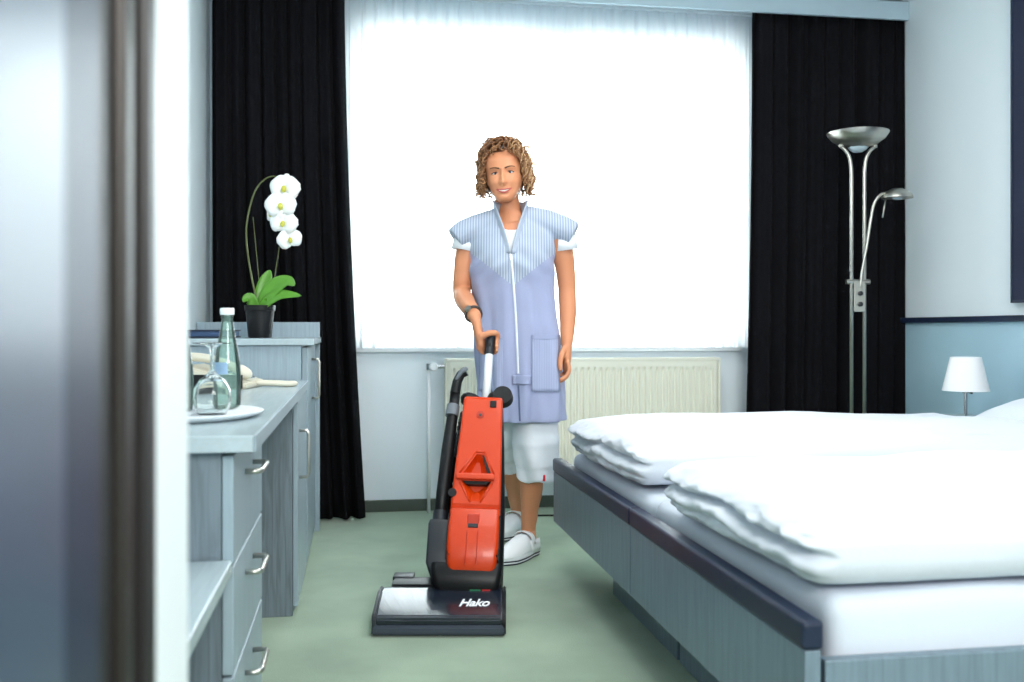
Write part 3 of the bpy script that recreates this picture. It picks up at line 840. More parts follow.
obj('indicator_red', bx(0.122, 0.148, -0.018, -0.006, 0.096, 0.1015), mat('red_lens', rgb(190, 40, 40), 0.3), vac)
# lettering on the sloping cover
cu_ = bpy.data.curves.new('lettering', 'FONT'); cu_.body = 'Hako'; cu_.size = 0.043; cu_.shear = 0.35; cu_.extrude = 0.0006; cu_.offset = 0.0010
cu_.space_character = 0.95; cu_.align_x = 'CENTER'
to = bpy.data.objects.new('tmp_text', cu_); COL.objects.link(to)
dg = bpy.context.evaluated_depsgraph_get(); dg.update()
tm = bpy.data.meshes.new_from_object(to.evaluated_get(dg)); bpy.data.objects.remove(to)
lt = bpy.data.objects.new('logo_lettering', tm); COL.objects.link(lt)
tm.materials.clear(); tm.materials.append(mat('logo_white', rgb(232, 236, 240), 0.4, noise_amt=0.01))
lt.parent = head
sl = math.atan2(0.038, 0.13)
lt.rotation_euler = (sl, 0, 0); lt.location = (0.100, -0.103, 0.0752); lt.scale = (1.0, 1.25, 1.0)

# tilted body frame
b0 = Vector((0.090, 0.03, 0.10)); b1 = Vector((0.116, 0.325, 0.655))
ax_t = (b1 - b0).normalized(); LB = (b1 - b0).length
ax_s = Vector((1, 0, 0)); ax_s = (ax_s - ax_t * ax_s.dot(ax_t)).normalized()
ax_d = ax_s.cross(ax_t)  # towards the viewer
MB_ = Matrix((ax_s, ax_d, ax_t)).transposed().to_4x4(); MB_.translation = b0   # (s, d, t) -> local
def tx(s, d, t): return MB_ @ Vector((s, d, t))
def tbox(s0, s1, d0, d1, t0, t1, bev=0.0, seg=2): return bx(s0, s1, d0, d1, t0, t1, bev=bev, seg=seg, M=MB_)
# rear housing (black) from pivot to top
def rrect(s0, s1, d0, d1, t, r, n=5):
    out = []
    for cx, cy, a0 in ((s1 - r, d1 - r, 0), (s0 + r, d1 - r, 90), (s0 + r, d0 + r, 180), (s1 - r, d0 + r, 270)):
        for k in range(n):
            a = math.radians(a0 + 90 * k / (n - 1)); out.append(tx(cx + r * math.cos(a), cy + r * math.sin(a), t))
    return out
def tloft(name, rows, m, r, sm=35, parent=None):
    return obj(name, loft(B(), [rrect(a, b, c, d, t, r) for a, b, c, d, t in rows]), m, parent or vac, sm)
tloft('rear_housing', [(-0.07, 0.08, -0.10, 0.0, -0.02), (-0.085, 0.095, -0.13, 0.015, 0.03), (-0.085, 0.090, -0.13, 0.015, 0.28), (-0.070, 0.078, -0.11, 0.008, 0.50), (-0.062, 0.070, -0.09, 0.004, LB - 0.02), (-0.055, 0.062, -0.08, 0.0, LB)], M_black, 0.02)
tloft('bottom_cover', [(-0.10, 0.07, -0.03, 0.03, -0.035), (-0.12, 0.085, -0.05, 0.05, -0.01), (-0.13, 0.092, -0.05, 0.055, 0.03), (-0.13, 0.092, -0.05, 0.045, 0.06)], M_black, 0.02)
tloft('side_housing', [(-0.125, -0.06, -0.09, 0.02, 0.01), (-0.148, -0.06, -0.10, 0.034, 0.06), (-0.150, -0.06, -0.10, 0.034, 0.185), (-0.146, -0.06, -0.09, 0.028, 0.20)], M_dgrey, 0.008)
# red front cover (upper) built with its emblem recesses: outline front at depth d
up = tloft('front_cover', [(-0.083, 0.078, 0.0, 0.040, 0.238), (-0.082, 0.078, 0.0, 0.046, 0.250), (-0.077, 0.075, 0.0, 0.046, 0.38), (-0.068, 0.070, 0.0, 0.044, 0.52), (-0.064, 0.068, 0.0, 0.042, LB - 0.012), (-0.062, 0.066, 0.0, 0.034, LB)], M_red, 0.010)
# dust bin cover (lower)
bn = tloft('bin_cover', [(-0.070, 0.066, 0.0, 0.050, 0.030), (-0.080, 0.074, 0.0, 0.066, 0.055), (-0.084, 0.078, 0.0, 0.072, 0.11), (-0.084, 0.078, 0.0, 0.066, 0.18), (-0.083, 0.078, 0.0, 0.054, 0.231), (-0.082, 0.077, 0.0, 0.046, 0.236)], M_redd if False else M_red, 0.014)
# black vent slots at both sides of the bin
for s0 in (-0.0845, 0.0755):
    for k in range(5):
        obj('vent_slot', tbox(s0, s0 + 0.005, 0.012 + k * 0.009, 0.018 + k * 0.009, 0.07, 0.212), M_black, bn)
for s0, s1 in ((-0.0815, -0.0725), (0.0665, 0.0755)):
    prs = [(s0, 0.085), (s1, 0.075), (s1, 0.205), (s0, 0.213)]
    bm = B(); A_ = [bm.verts.new(tx(q, 0.03, t)) for q, t in prs]; C_ = [bm.verts.new(tx(q, 0.0685 - (0.012 if t > 0.2 else 0) - (0.006 if q in (-0.0815, 0.0755) else 0), t)) for q, t in prs]
    for i in range(4): bm.faces.new((A_[i], A_[(i + 1) % 4], C_[(i + 1) % 4], C_[i]))
    bm.faces.new(A_); bm.faces.new(C_)
    obj('vent_grille', bm, M_black, bn)
for s in (-0.024, 0.010):
    obj('bin_rib', tbox(s, s + 0.003, 0.045, 0.0725, 0.05, 0.155, bev=0.001), M_redd, bn)
obj('latch_frame', tbox(-0.024, 0.014, 0.050, 0.0665, 0.170, 0.212, bev=0.003), M_redd, bn)
obj('latch', tbox(-0.021, 0.011, 0.060, 0.0705, 0.166, 0.179, bev=0.002), M_dgrey, bn)
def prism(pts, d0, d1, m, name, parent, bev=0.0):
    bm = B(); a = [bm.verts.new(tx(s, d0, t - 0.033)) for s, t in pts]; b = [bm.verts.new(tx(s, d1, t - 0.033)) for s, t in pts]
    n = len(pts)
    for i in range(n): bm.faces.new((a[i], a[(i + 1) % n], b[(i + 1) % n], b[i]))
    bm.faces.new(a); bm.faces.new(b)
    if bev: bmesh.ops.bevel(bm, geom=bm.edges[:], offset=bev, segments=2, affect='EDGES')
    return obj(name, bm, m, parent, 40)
# upper raised triangle: frame ridges and inset plate
def ridge(p, q, name='emblem_ridge', w=0.0035):
    return obj(name, tube(B(), [tx(p[0], 0.0455, p[1]), tx(q[0], 0.0455, q[1])], w, 8), M_red, up, True)
TE = -0.033
ridge((-0.012, 0.46 + TE), (-0.060, 0.385 + TE)); ridge((0.018, 0.46 + TE), (0.052, 0.385 + TE)); ridge((-0.012, 0.46 + TE), (0.018, 0.46 + TE))
# cross bar and lower recessed triangle
obj('emblem_bar', tbox(-0.070, 0.056, 0.040, 0.060, 0.329, 0.348, bev=0.004), M_red, up)
def cut(target, front_pts, back_pts):
    """cut a tapering pocket into a solid part"""
    bm = B()
    fr_ = [bm.verts.new(tx(s, 0.080, t)) for s, t in front_pts]; md = [bm.verts.new(tx(s, 0.047, t)) for s, t in front_pts]
    bk = [bm.verts.new(tx(s, 0.018, t)) for s, t in back_pts]; n = len(fr_)
    for A_, B_ in ((fr_, md), (md, bk)):
        for i in range(n): bm.faces.new((A_[i], A_[(i + 1) % n], B_[(i + 1) % n], B_[i]))
    bm.faces.new(fr_); bm.faces.new(bk)
    c = obj('tmp_cut', bm, M_red, vac)
    m_ = target.modifiers.new('b', 'BOOLEAN'); m_.object = c; m_.operation = 'DIFFERENCE'; m_.solver = 'EXACT'
    dg = bpy.context.evaluated_depsgraph_get(); dg.update()
    nm = bpy.data.meshes.new_from_object(target.evaluated_get(dg))
    target.modifiers.clear(); target.data = nm
    for p in nm.polygons: p.use_smooth = False
    bpy.data.objects.remove(c)
prism([(-0.046, 0.3595), (0.038, 0.3595), (0.029, 0.349), (-0.038, 0.349)], 0.024, 0.0450, M_black, 'recess_shade', up)  # black inserts standing in for the shadow inside the emblem recesses
prism([(0.043, 0.389), (0.0175, 0.449), (0.0105, 0.449), (0.030, 0.389)], 0.024, 0.0450, M_black, 'recess_shade', up)
cut(up, [(-0.048, 0.354), (0.044, 0.354), (0.016, 0.420), (-0.009, 0.420)], [(-0.030, 0.350), (0.012, 0.350), (0.002, 0.400), (-0.008, 0.400)])
cut(up, [(-0.054, 0.327), (0.046, 0.327), (0.011, 0.258), (-0.019, 0.258)], [(-0.044, 0.333), (0.036, 0.333), (0.004, 0.300), (-0.012, 0.300)])
ridge((-0.056, 0.352 + TE), (-0.020, 0.288 + TE)); ridge((0.048, 0.352 + TE), (0.012, 0.288 + TE))
obj('side_latch', tube(B(), [tx(-0.079, 0.030, 0.285), tx(-0.079, 0.048, 0.285)], 0.014, 20), M_black, up, 40)
obj('badge', tube(B(), [tx(-0.004, 0.040, 0.560), tx(-0.004, 0.0465, 0.560)], 0.013, 24), M_redd, up, 40)
obj('badge_dot', tube(B(), [tx(-0.004, 0.040, 0.558), tx(-0.004, 0.0480, 0.558)], 0.005, 16), M_dgrey, up, 40)
obj('power_switch', tbox(0.026, 0.048, 0.038, 0.0475, 0.588, 0.612, bev=0.002), M_black, up)
# wand with collars and nozzle
w = [tx(-0.118, 0.0, 0.17), tx(-0.114, 0.0, 0.30), tx(-0.108, 0.0, 0.45), tx(-0.100, -0.005, 0.60), tx(-0.098, -0.008, 0.66)]
wand = obj('suction_wand', tube(B(), w, [0.019, 0.021, 0.021, 0.018, 0.017], 18), M_black, vac, True)
obj('collar', tube(B(), [tx(-0.104, -0.002, 0.570), tx(-0.101, -0.004, 0.610)], [0.0225, 0.022], 18), M_grey, wand, 40)
obj('collar', tube(B(), [tx(-0.118, 0.0, 0.185), tx(-0.117, 0.0, 0.235)], [0.024, 0.022], 18), M_dgrey, wand, 40)
obj('nozzle', tube(B(), [tx(-0.099, -0.006, 0.655), tx(-0.094, -0.004, 0.70), tx(-0.083, 0.004, 0.725), tx(-0.066, 0.01, 0.735)], [0.0175, 0.0165, 0.016, (0.013, 0.018)], 16), M_black, wand, 40)
obj('nozzle_face', tube(B(), [tx(-0.095, 0.012, 0.705), tx(-0.080, 0.020, 0.728), tx(-0.066, 0.022, 0.738)], [0.006, 0.008, 0.008], 12, round_ends=True), M_grey, wand, True)
hose = spline([tx(-0.10, -0.05, 0.19), tx(-0.105, -0.085, 0.35), tx(-0.085, -0.095, 0.50), tx(-0.066, -0.07, 0.60), tx(-0.068, -0.05, 0.56), tx(-0.075, -0.045, 0.44)], 14)
obj('hose', tube(B(), hose, [0.015 + 0.0022 * math.sin(i * 2.4) for i in range(len(hose))], 12), M_black, vac, True)
# handle post, grip
g0 = tx(0.008, -0.035, LB - 0.02); g1 = tx(0.010, -0.035, LB + 0.275)
obj('handle_post', tube(B(), [g0, g0 + (g1 - g0) * 0.80], (0.0145), 16) , mat('aluminium', rgb(222, 228, 232), 0.45, 0.1, noise_amt=0.02), vac, True)
gp0 = g0 + (g1 - g0) * 0.76; gp1 = g1
grip = obj('grip', tube(B(), [gp0, gp0 + (gp1 - gp0) * .2, gp0 + (gp1 - gp0) * .5, gp1], [0.018, 0.0165, 0.0165, 0.0175], 18, round_ends=True), M_dgrey, vac, True)
gb = gp0 + (gp1 - gp0) * 0.35
obj('grip_button', tube(B(), [gb + ax_d * 0.012, gb + ax_d * 0.019], 0.007, 12), M_black, grip, 40)
# cable hook pods either side of the post
for s, r, L in ((-1, 0.026, 0.040), (1, 0.033, 0.030)):
    a = tx(s * 0.016, -0.045, LB + 0.012); b_ = tx(s * (0.016 + L), -0.04, LB + 0.022)
    pod = obj('cable_hook', tube(B(), [a, a + (b_ - a) * .5, b_], [r * .75, r, r], 24, round_ends=True), M_black, vac, True)
    if s > 0:
        c_ = b_ + (b_ - a).normalized() * 0.02 + ax_d * 0.012
        obj('hook_disc', tube(B(), [c_ - ax_d * 0.012 + ax_s * 0.002, c_ + ax_d * 0.022], [0.036, 0.033], 26), M_black, pod, 40)
# power cord on the carpet
rt = lambda xc, zc, z=0.006: (xc - VX, zc - VZ, z)
cord = spline([tuple(tx(0.03, -0.09, 0.62)), tuple(tx(0.05, -0.14, 0.40)), (0.10, 0.42, 0.06), rt(-0.09, 3.60), rt(-0.12, 4.2), rt(-0.05, 4.55), rt(0.05, 4.63), rt(0.25, 4.64), rt(0.45, 4.55), rt(0.75, 4.45), rt(1.2, 4.42)], 8)
obj('power_cord', tube(B(), cord, 0.0042, 8), M_black, vac, True)

# ================================================================== person
PX, PZ = 0.0, 3.77
per = thing('person', 'smiling woman with curly hair in lavender work tunic holding the vacuum handle', 'person',
            (PX * math.cos(YAW) + PZ * math.sin(YAW), -PX * math.sin(YAW) + PZ * math.cos(YAW), 0.0), rz=-YAW)
# head frame: origin at chin level, rolled and turned slightly
HM = Matrix.Translation((-0.018, -0.018, 1.394)) @ Matrix.Rotation(math.radians(-5), 4, 'Y') @ Matrix.Rotation(math.radians(-6), 4, 'Z') @ Matrix.Rotation(math.radians(2), 4, 'X')
def hp(x, y, z): return HM @ Vector((x, y, z))
HT = [(0.000, .020, -.074, -.035), (0.006, .028, -.082, -.02), (0.018, .0365, -.087, 0.0), (0.035, .0465, -.088, .02), (0.055, .0565, -.087, .05), (0.078, .0655, -.087, .075),
      (0.10, .069, -.087, .09), (0.13, .0715, -.088, .098), (0.16, .0705, -.083, .097), (0.185, .062, -.067, .085), (0.203, .045, -.043, .06), (0.213, .022, -.015, .03), (0.2155, .006, 0.0, .014)]
bm = B()
rings = []
for i in range(45):
    z = 0.2155 * (i / 44); rx, yf, yb = interp(HT, z)
    rings.append([hp(*p) for p in ering(0, (yf + yb) / 2, z, rx * 1.06, (yb - yf) / 2, 36, 2.25)])
loft(bm, rings)
# neck and trunk
tube(bm, [(-0.024, 0.012, 1.47), (-0.020, 0.014, 1.42), (-0.012, 0.018, 1.37), (-0.004, 0.02, 1.32)], [(0.048, 0.047), (0.046, 0.045), (0.049, 0.049), (0.075, 0.07)], 24)
TT = [(0.70, .02, .02, .13, .095), (0.85, .02, .02, .145, .105), (1.0, .01, .02, .128, .09), (1.12, .0, .02, .135, .098), (1.22, .0, .02, .145, .095), (1.29, .0, .02, .135, .078), (1.33, .0, .02, .095, .058), (1.36, -.004, .02, .06, .05)]
rings = []
for i in range(30):
    z = 0.70 + 0.66 * i / 29; cx, cy, rx, ry = interp(TT, z); rings.append(ering(cx, cy, z, rx, ry, 32, 2.3))
loft(bm, rings)
def limb(pts, rad, k=6, n=20):
    P = spline(pts, k); R = []
    for i in range(len(pts) - 1):
        for j in range(k):
            t = j / k; R.append(rad[i] + (rad[i + 1] - rad[i]) * (t * t * (3 - 2 * t)))
    R.append(rad[-1]); tube(bm, P, R, n, round_ends=True)
SHR, ELR, WRR = (-0.150, 0.012, 1.280), (-0.196, 0.01, 1.045), (-0.135, -0.285, 0.950)
limb([SHR, (-0.180, 0.015, 1.20), (-0.193, 0.015, 1.11), ELR, (-0.182, -0.09, 1.015), (-0.160, -0.19, 0.984), WRR], [0.042, 0.042, 0.038, 0.036, 0.037, 0.032, 0.0245])
SHL, ELL, WRL = (0.170, 0.012, 1.290), (0.217, 0.03, 1.055), (0.212, -0.035, 0.852)
limb([SHL, (0.198, 0.02, 1.21), (0.212, 0.028, 1.12), ELL, (0.219, 0.012, 0.98), (0.216, -0.012, 0.91), WRL], [0.042, 0.043, 0.038, 0.035, 0.035, 0.030, 0.0235])
# legs
limb([(0.08, 0.02, 0.80), (0.085, 0.01, 0.62), (0.085, 0.0, 0.46), (0.082, 0.03, 0.36), (0.077, 0.05, 0.27), (0.070, 0.066, 0.18), (0.066, 0.074, 0.11), (0.066, 0.074, 0.07)], [0.082, 0.07, 0.052, 0.046, 0.045, 0.035, 0.029, 0.032])
limb([(-0.06, 0.03, 0.80), (-0.04, 0.12, 0.63), (-0.02, 0.24, 0.47), (-0.004, 0.33, 0.36), (0.006, 0.40, 0.27), (0.014, 0.46, 0.18), (0.022, 0.495, 0.11), (0.024, 0.50, 0.07)], [0.082, 0.068, 0.052, 0.047, 0.044, 0.035, 0.029, 0.032])
# --- right hand closed round the grip; grip axis in person frame
off = Vector((VX - PX, VZ - PZ, 0))
G0, G1 = gp0 + off, gp1 + off
ga = (G1 - G0).normalized()
Wv = Vector(WRR); Gc = G0 + (G1 - G0) * 0.72
back = (Wv - Gc); back = (back - ga * back.dot(ga)).normalized()      # from the grip towards the wrist
left = ga.cross(back); left = left if left.x < 0 else -left
def ptc(h, ang, r): # around the grip : ang 0 = wrist side, 90 = left side, 180 = viewer side, 270 right side
    a = math.radians(ang); return G0 + ga * h + back * (r * math.cos(a)) + left * (r * math.sin(a))
HL = (G1 - G0).length
# palm: from the wrist to the wrist-side of the grip
pc = ptc(HL * 0.62, 20, 0.036)
tube(bm, [Wv, Wv + (pc - Wv) * 0.4 + Vector((0, 0, 0.006)), Wv + (pc - Wv) * 0.75 + Vector((0, 0, 0.004)), pc], [(0.021, 0.024), (0.018, 0.031), (0.017, 0.036), (0.015, 0.035)], 16, round_ends=True)
for k, (h, reach, r) in enumerate(((0.80, 205, .0092), (0.58, 215, .0095), (0.36, 210, .0092), (0.15, 195, .0082))):
    R = 0.0255
    path = [ptc(HL * 0.62 + (h - 0.62) * HL * 0.75, 15, 0.040)] + [ptc(HL * h, a, R + (0.006 if a < 60 else 0.001 * math.sin(a))) for a in range(40, reach + 1, 15)]
    tube(bm, path, [r * 1.08] + [r * (1.05 - 0.22 * i / len(path)) for i in range(len(path) - 1)], 10, round_ends=True)
tp = [ptc(HL * 0.72, 330, 0.040), ptc(HL * 0.86, 295, 0.033), ptc(HL * 0.98, 250, 0.028), ptc(HL * 0.98, 215, 0.0275), ptc(HL * 0.93, 190, 0.0275)]
tube(bm, spline(tp, 4), [0.0125 - 0.0035 * i / 16 for i in range(17)], 12, round_ends=True)
# --- left hand hanging, fingers softly curled
wl = Vector(WRL)
tube(bm, [wl, wl + Vector((0.0, -0.004, -0.03)), wl + Vector((0.0, -0.010, -0.065)), wl + Vector((-0.002, -0.014, -0.088))], [(0.020, 0.022), (0.019, 0.031), (0.017, 0.036), (0.014, 0.034)], 16, round_ends=True)
# knuckle line runs front (thumb side, towards viewer) to back
for k, (dy, L, cur) in enumerate(((-0.038, 0.068, 1.0), (-0.014, 0.075, 1.1), (0.010, 0.070, 1.2), (0.030, 0.055, 1.3))):
    b = wl + Vector((0.002, dy - 0.012, -0.082 + abs(dy) * 0.12))
    p1 = b + Vector((0.004, -0.004, -L * 0.44)); p2 = p1 + Vector((-0.012 * cur, -0.004, -L * 0.32)); p3 = p2 + Vector((-0.019 * cur, -0.003, -L * 0.16))
    tube(bm, spline([b, p1, p2, p3], 4), [0.0098 - 0.0028 * i / 12 for i in range(13)], 10, round_ends=True)
tp = [wl + Vector((-0.008, -0.022, -0.022)), wl + Vector((-0.022, -0.046, -0.048)), wl + Vector((-0.028, -0.055, -0.078)), wl + Vector((-0.027, -0.057, -0.102))]
tube(bm, spline(tp, 4), [0.0135 - 0.0045 * i / 12 for i in range(13)], 12, round_ends=True)
# ears
for s in (-1, 1):
    ellipsoid(bm, hp(s * 0.071, 0.008, 0.10), (0.009, 0.017, 0.030), HM.to_3x3().to_4x4(), 14, 10)
bmB = remesh(bm, 0.0036, 5, 0.5)
# face relief in head space
HI = HM.inverted()
def gs(x, z, cx, cz, sx, sz): return math.exp(-((x - cx) / sx) ** 2 - ((z - cz) / sz) ** 2)
for v in bmB.verts:
    if v.co.z < 1.38: continue
    q = HI @ v.co
    if q.y > -0.03 or q.z < -0.01: continue
    f = min(1.0, (-0.03 - q.y) / 0.03)
    x, z = q.x, q.z
    d = 0.0
    for s in (-1, 1):
        d += -0.0085 * gs(x, z, s * 0.0275, 0.110, 0.017, 0.011)      # sockets
        d += 0.0035 * gs(x, z, s * 0.032, 0.127, 0.022, 0.007)       # brow
        d += 0.0060 * gs(x, z, s * 0.038, 0.072, 0.018, 0.016)       # smiling cheeks
        d += 0.0055 * gs(x, z, s * 0.011, 0.073, 0.006, 0.006)       # nostril wings
        d += -0.0030 * gs(x, z, s * 0.030, 0.046, 0.006, 0.012)      # smile fold
    tz = max(0.0, min(1.0, (0.118 - z) / 0.044))
    if 0.066 < z < 0.125:
        d += (0.006 + 0.014 * tz) * math.exp(-(x / (0.0065 + 0.004 * tz)) ** 2)
    elif z <= 0.066:
        d += 0.020 * math.exp(-(x / 0.0105) ** 2) * math.exp(-((z - 0.066) / 0.006) ** 2)
    d += 0.0030 * gs(x, z, 0, 0.048, 0.022, 0.006) + 0.0030 * gs(x, z, 0, 0.036, 0.018, 0.005)
    d += -0.0035 * gs(x, z, 0, 0.042, 0.020, 0.0035) - 0.003 * gs(x, z, 0, 0.027, 0.016, 0.005)
    d += 0.004 * gs(x, z, 0, 0.012, 0.016, 0.010)
    q.y -= d * f
    v.co = HM @ q
for i in range(1): bmesh.ops.smooth_vert(bmB, verts=[v for v in bmB.verts if v.co.z > 1.38], factor=0.25, use_axis_x=True, use_axis_y=True, use_axis_z=True)
bvhF = BVHTree.FromBMesh(bmB)
body = obj('body', bmB, M_skin, per, True)
def face_pt(x, z, lift=0.0):
    o = hp(x, -0.3, z); dr_ = (HM.to_3x3() @ Vector((0, 1, 0))).normalized()
    hit = bvhF.ray_cast(o, dr_)
    return (hit[0] if hit[0] else hp(x, -0.09, z)) - dr_ * lift
M_eye = mat('eye_white', rgb(232, 230, 226), 0.25, noise_amt=0.01)
M_iris = mat('iris_grey_blue', rgb(52, 66, 84), 0.2)
M_brow = mat('brow_hair', rgb(92, 60, 40), 0.8)
M_lash = mat('lash_line', rgb(48, 34, 28), 0.7)
M_lip = mat('lips', rgb(184, 84, 80), 0.4, noise_amt=0.05)
M_teeth = mat('teeth', rgb(236, 232, 224), 0.3, noise_amt=0.01)
for s in (-1, 1):
    c = face_pt(s * 0.0275, 0.109) + (HM.to_3x3() @ Vector((0, 0.0085, 0)))
    e = obj('eye', ellipsoid(B(), c, (0.0152, 0.0105, 0.0066), HM.to_3x3().to_4x4(), 18, 14), M_eye, body, True)
    ic = c + HM.to_3x3() @ Vector((0, -0.0082, 0.0002))
    obj('iris', ellipsoid(B(), ic, (0.0060, 0.0030, 0.0056), HM.to_3x3().to_4x4(), 14, 10), M_iris, e, True)
    pts = [face_pt(s * 0.030 + k * 0.0135, 0.109 + 0.0062 * (1 - k * k) + 0.0006, 0.0018) for k in (-1, -.6, -.2, .2, .6, 1)]
    pts = [c + HM.to_3x3() @ Vector((k * 0.0158, -0.0092 * math.sqrt(max(0, 1 - (k * 0.85) ** 2)) - 0.0012, 0.0050 * (1 - k * k) + 0.0012)) for k in (-1, -.6, -.2, .2, .6, 1)]
    obj('eyelid', tube(B(), spline(pts, 3), 0.0021, 8, round_ends=True), M_skin, e, True)
    pts = [p + HM.to_3x3() @ Vector((0, -0.0016, -0.0016)) for p in pts]
    obj('lash_line', tube(B(), spline(pts, 3), 0.0018, 6), M_lash, e, True)
    pts = [face_pt(s * (0.013 + 0.034 * t), 0.1255 + 0.005 * math.sin(t * 2.4), 0.0006) for t in (0, .2, .4, .6, .8, 1)]
    obj('eyebrow', tube(B(), spline(pts, 4), [0.0030 - 0.0015 * i / 20 for i in range(21)], 8, round_ends=True), M_brow, body, True)
ml = lambda k: 0.029 * k
up_l = [face_pt(ml(k), 0.0425 + 0.006 * k * k + 0.0035 * (1 - abs(k)) - 0.001 * math.exp(-(k / .18) ** 2), 0.0004) for k in (-1, -.7, -.4, -.15, 0, .15, .4, .7, 1)]
lo_l = [face_pt(ml(k), 0.0335 + 0.0145 * k * k, 0.0004) for k in (-1, -.7, -.4, -.15, 0, .15, .4, .7, 1)]
taper = lambda n, r: [r * (0.35 + 0.65 * math.sin(PI * i / (n - 1))) for i in range(n)]
U = spline(up_l, 3); obj('upper_lip', tube(B(), U, taper(len(U), 0.0030), 8, round_ends=True), M_lip, body, True)
U = spline(lo_l, 3); obj('lower_lip', tube(B(), U, taper(len(U), 0.0034), 8, round_ends=True), M_lip, body, True)
bm = B()
ra = [face_pt(ml(k) * 0.86, 0.0425 + 0.006 * k * k + 0.002 * (1 - abs(k)), 0.0002) for k in (-1, -.75, -.5, -.25, 0, .25, .5, .75, 1)]
rb = [face_pt(ml(k) * 0.86, 0.0365 + 0.0125 * k * k, 0.0002) for k in (-1, -.75, -.5, -.25, 0, .25, .5, .75, 1)]
loft(bm, [ra, rb], cap=False, closed=False)
to_ = obj('teeth', bm, M_teeth, body, True); sm = to_.modifiers.new('t', 'SOLIDIFY'); sm.thickness = 0.0016; sm.offset = 0

# hair -----------------------------------------------------------------
def hair_mat():
    t = NT('curly_hair'); p = t.p
    at = t.new('ShaderNodeAttribute', attribute_name='tone')
    rp = t.new('ShaderNodeValToRGB'); e = rp.color_ramp.elements
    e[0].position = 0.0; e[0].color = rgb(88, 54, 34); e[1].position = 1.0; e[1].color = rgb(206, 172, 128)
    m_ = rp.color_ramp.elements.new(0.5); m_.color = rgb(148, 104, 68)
    t.link(at.outputs['Fac'], rp.inputs['Fac']); t.link(rp.outputs['Color'], p.inputs['Base Color'])
    p.inputs['Roughness'].default_value = 0.45
    p.inputs['Specular IOR Level'].default_value = 0.4
    return t.m
M_hair = hair_mat()
rh = random.Random(21)
bm = B(); tones = []
HC = Vector((0.0, 0.012, 0.118))
def in_face(q): return q.y < -0.030 and abs(q.x) < 0.064 - 0.016 * max(0, (q.z - 0.150) / 0.03) and -0.02 < q.z < 0.178
count = 0; tries = 0
while count < 560 and tries < 12000:
    tries += 1
    az = rh.uniform(0, 2 * PI); th0 = math.acos(rh.uniform(-0.30, 1.0))
    Lr = rh.uniform(0.30, 0.95); rr = rh.uniform(0.005, 0.0125); turns = rh.uniform(1.2, 2.8); p0 = rh.uniform(0, 6.28)
    th1 = min(th0 + Lr * 1.1, rh.uniform(1.9, 2.55))
    swell = rh.uniform(0.10, 0.40) + (0.15 if rh.random() < 0.12 else 0)
    pts = []; ok = True; n = 24
    daz = rh.uniform(-0.5, 0.5)
    for i in range(n):
        t = i / (n - 1); th = th0 + (th1 - th0) * t; a = az + daz * t
        k = 1.0 + swell * (t ** 0.6)
        R = Vector((0.082, 0.098, 0.128)) * k
        thc = min(th, 1.75)
        q = HC + Vector((R.x * math.sin(thc) * math.cos(a), R.y * math.sin(thc) * math.sin(a), R.z * math.cos(th) if th < 1.75 else R.z * math.cos(1.75) - (th - 1.75) * 0.105))
        w_ = p0 + turns * 2 * PI * t
        rad_ = rr * min(1, 3 * t + 0.2)
        e1 = Vector((-math.sin(a), math.cos(a), 0)); e2 = Vector((math.cos(a) * 0.8, math.sin(a) * 0.8, 0.6))
        q = q + e1 * rad_ * math.cos(w_) + e2 * rad_ * math.sin(w_)
        if in_face(q) or q.z < -0.012: ok = False; break
        if q.y < -0.120 or abs(q.x) > 0.128: ok = False; break
        if q.z < 0.05 and q.y < 0.0 and abs(q.x) < 0.068: ok = False; break
        pts.append(HM @ q)
    if not ok: continue
    nv = len(bm.verts)
    th_ = rh.uniform(0.0026, 0.0050)
    tube(bm, pts, [th_ * (1 - 0.65 * (i / (n - 1)) ** 2) for i in range(n)], 6)
    mid = pts[n // 2]; qm = HI @ mid
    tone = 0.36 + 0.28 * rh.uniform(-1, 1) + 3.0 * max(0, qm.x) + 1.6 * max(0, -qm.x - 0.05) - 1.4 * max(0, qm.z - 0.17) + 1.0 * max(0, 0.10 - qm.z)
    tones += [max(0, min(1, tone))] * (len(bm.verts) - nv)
    count += 1
# scalp-hugging under-layer
nv = len(bm.verts)
tmp = ellipsoid(B(), (0, 0, 0), (1, 1, 1), None, 48, 32)
for f in tmp.faces:
    ps = []
    for v in f.verts:
        b_ = 1 + 0.05 * nz(v.co.x * 4, v.co.y * 4, v.co.z * 4)
        ps.append(HC + Vector((v.co.x * 0.0815 * b_, v.co.y * 0.100 * b_, v.co.z * 0.1055 * b_)))
    c = sum(ps, Vector()) / len(ps)
    if (c.y < -0.02 and abs(c.x) < 0.066 and c.z < 0.180) or c.z < 0.03: continue
    bm.faces.new([bm.verts.new(HM @ p) for p in ps])
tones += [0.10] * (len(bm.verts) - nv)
tmp.free()
me = bpy.data.meshes.new('hair'); bm.to_mesh(me); bm.free()
at = me.attributes.new('tone', 'FLOAT', 'POINT'); at.data.foreach_set('value', tones)
for p in me.polygons: p.use_smooth = True
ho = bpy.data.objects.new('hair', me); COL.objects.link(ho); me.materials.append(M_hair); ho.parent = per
ho['label'] = 'short curly light brown hair'

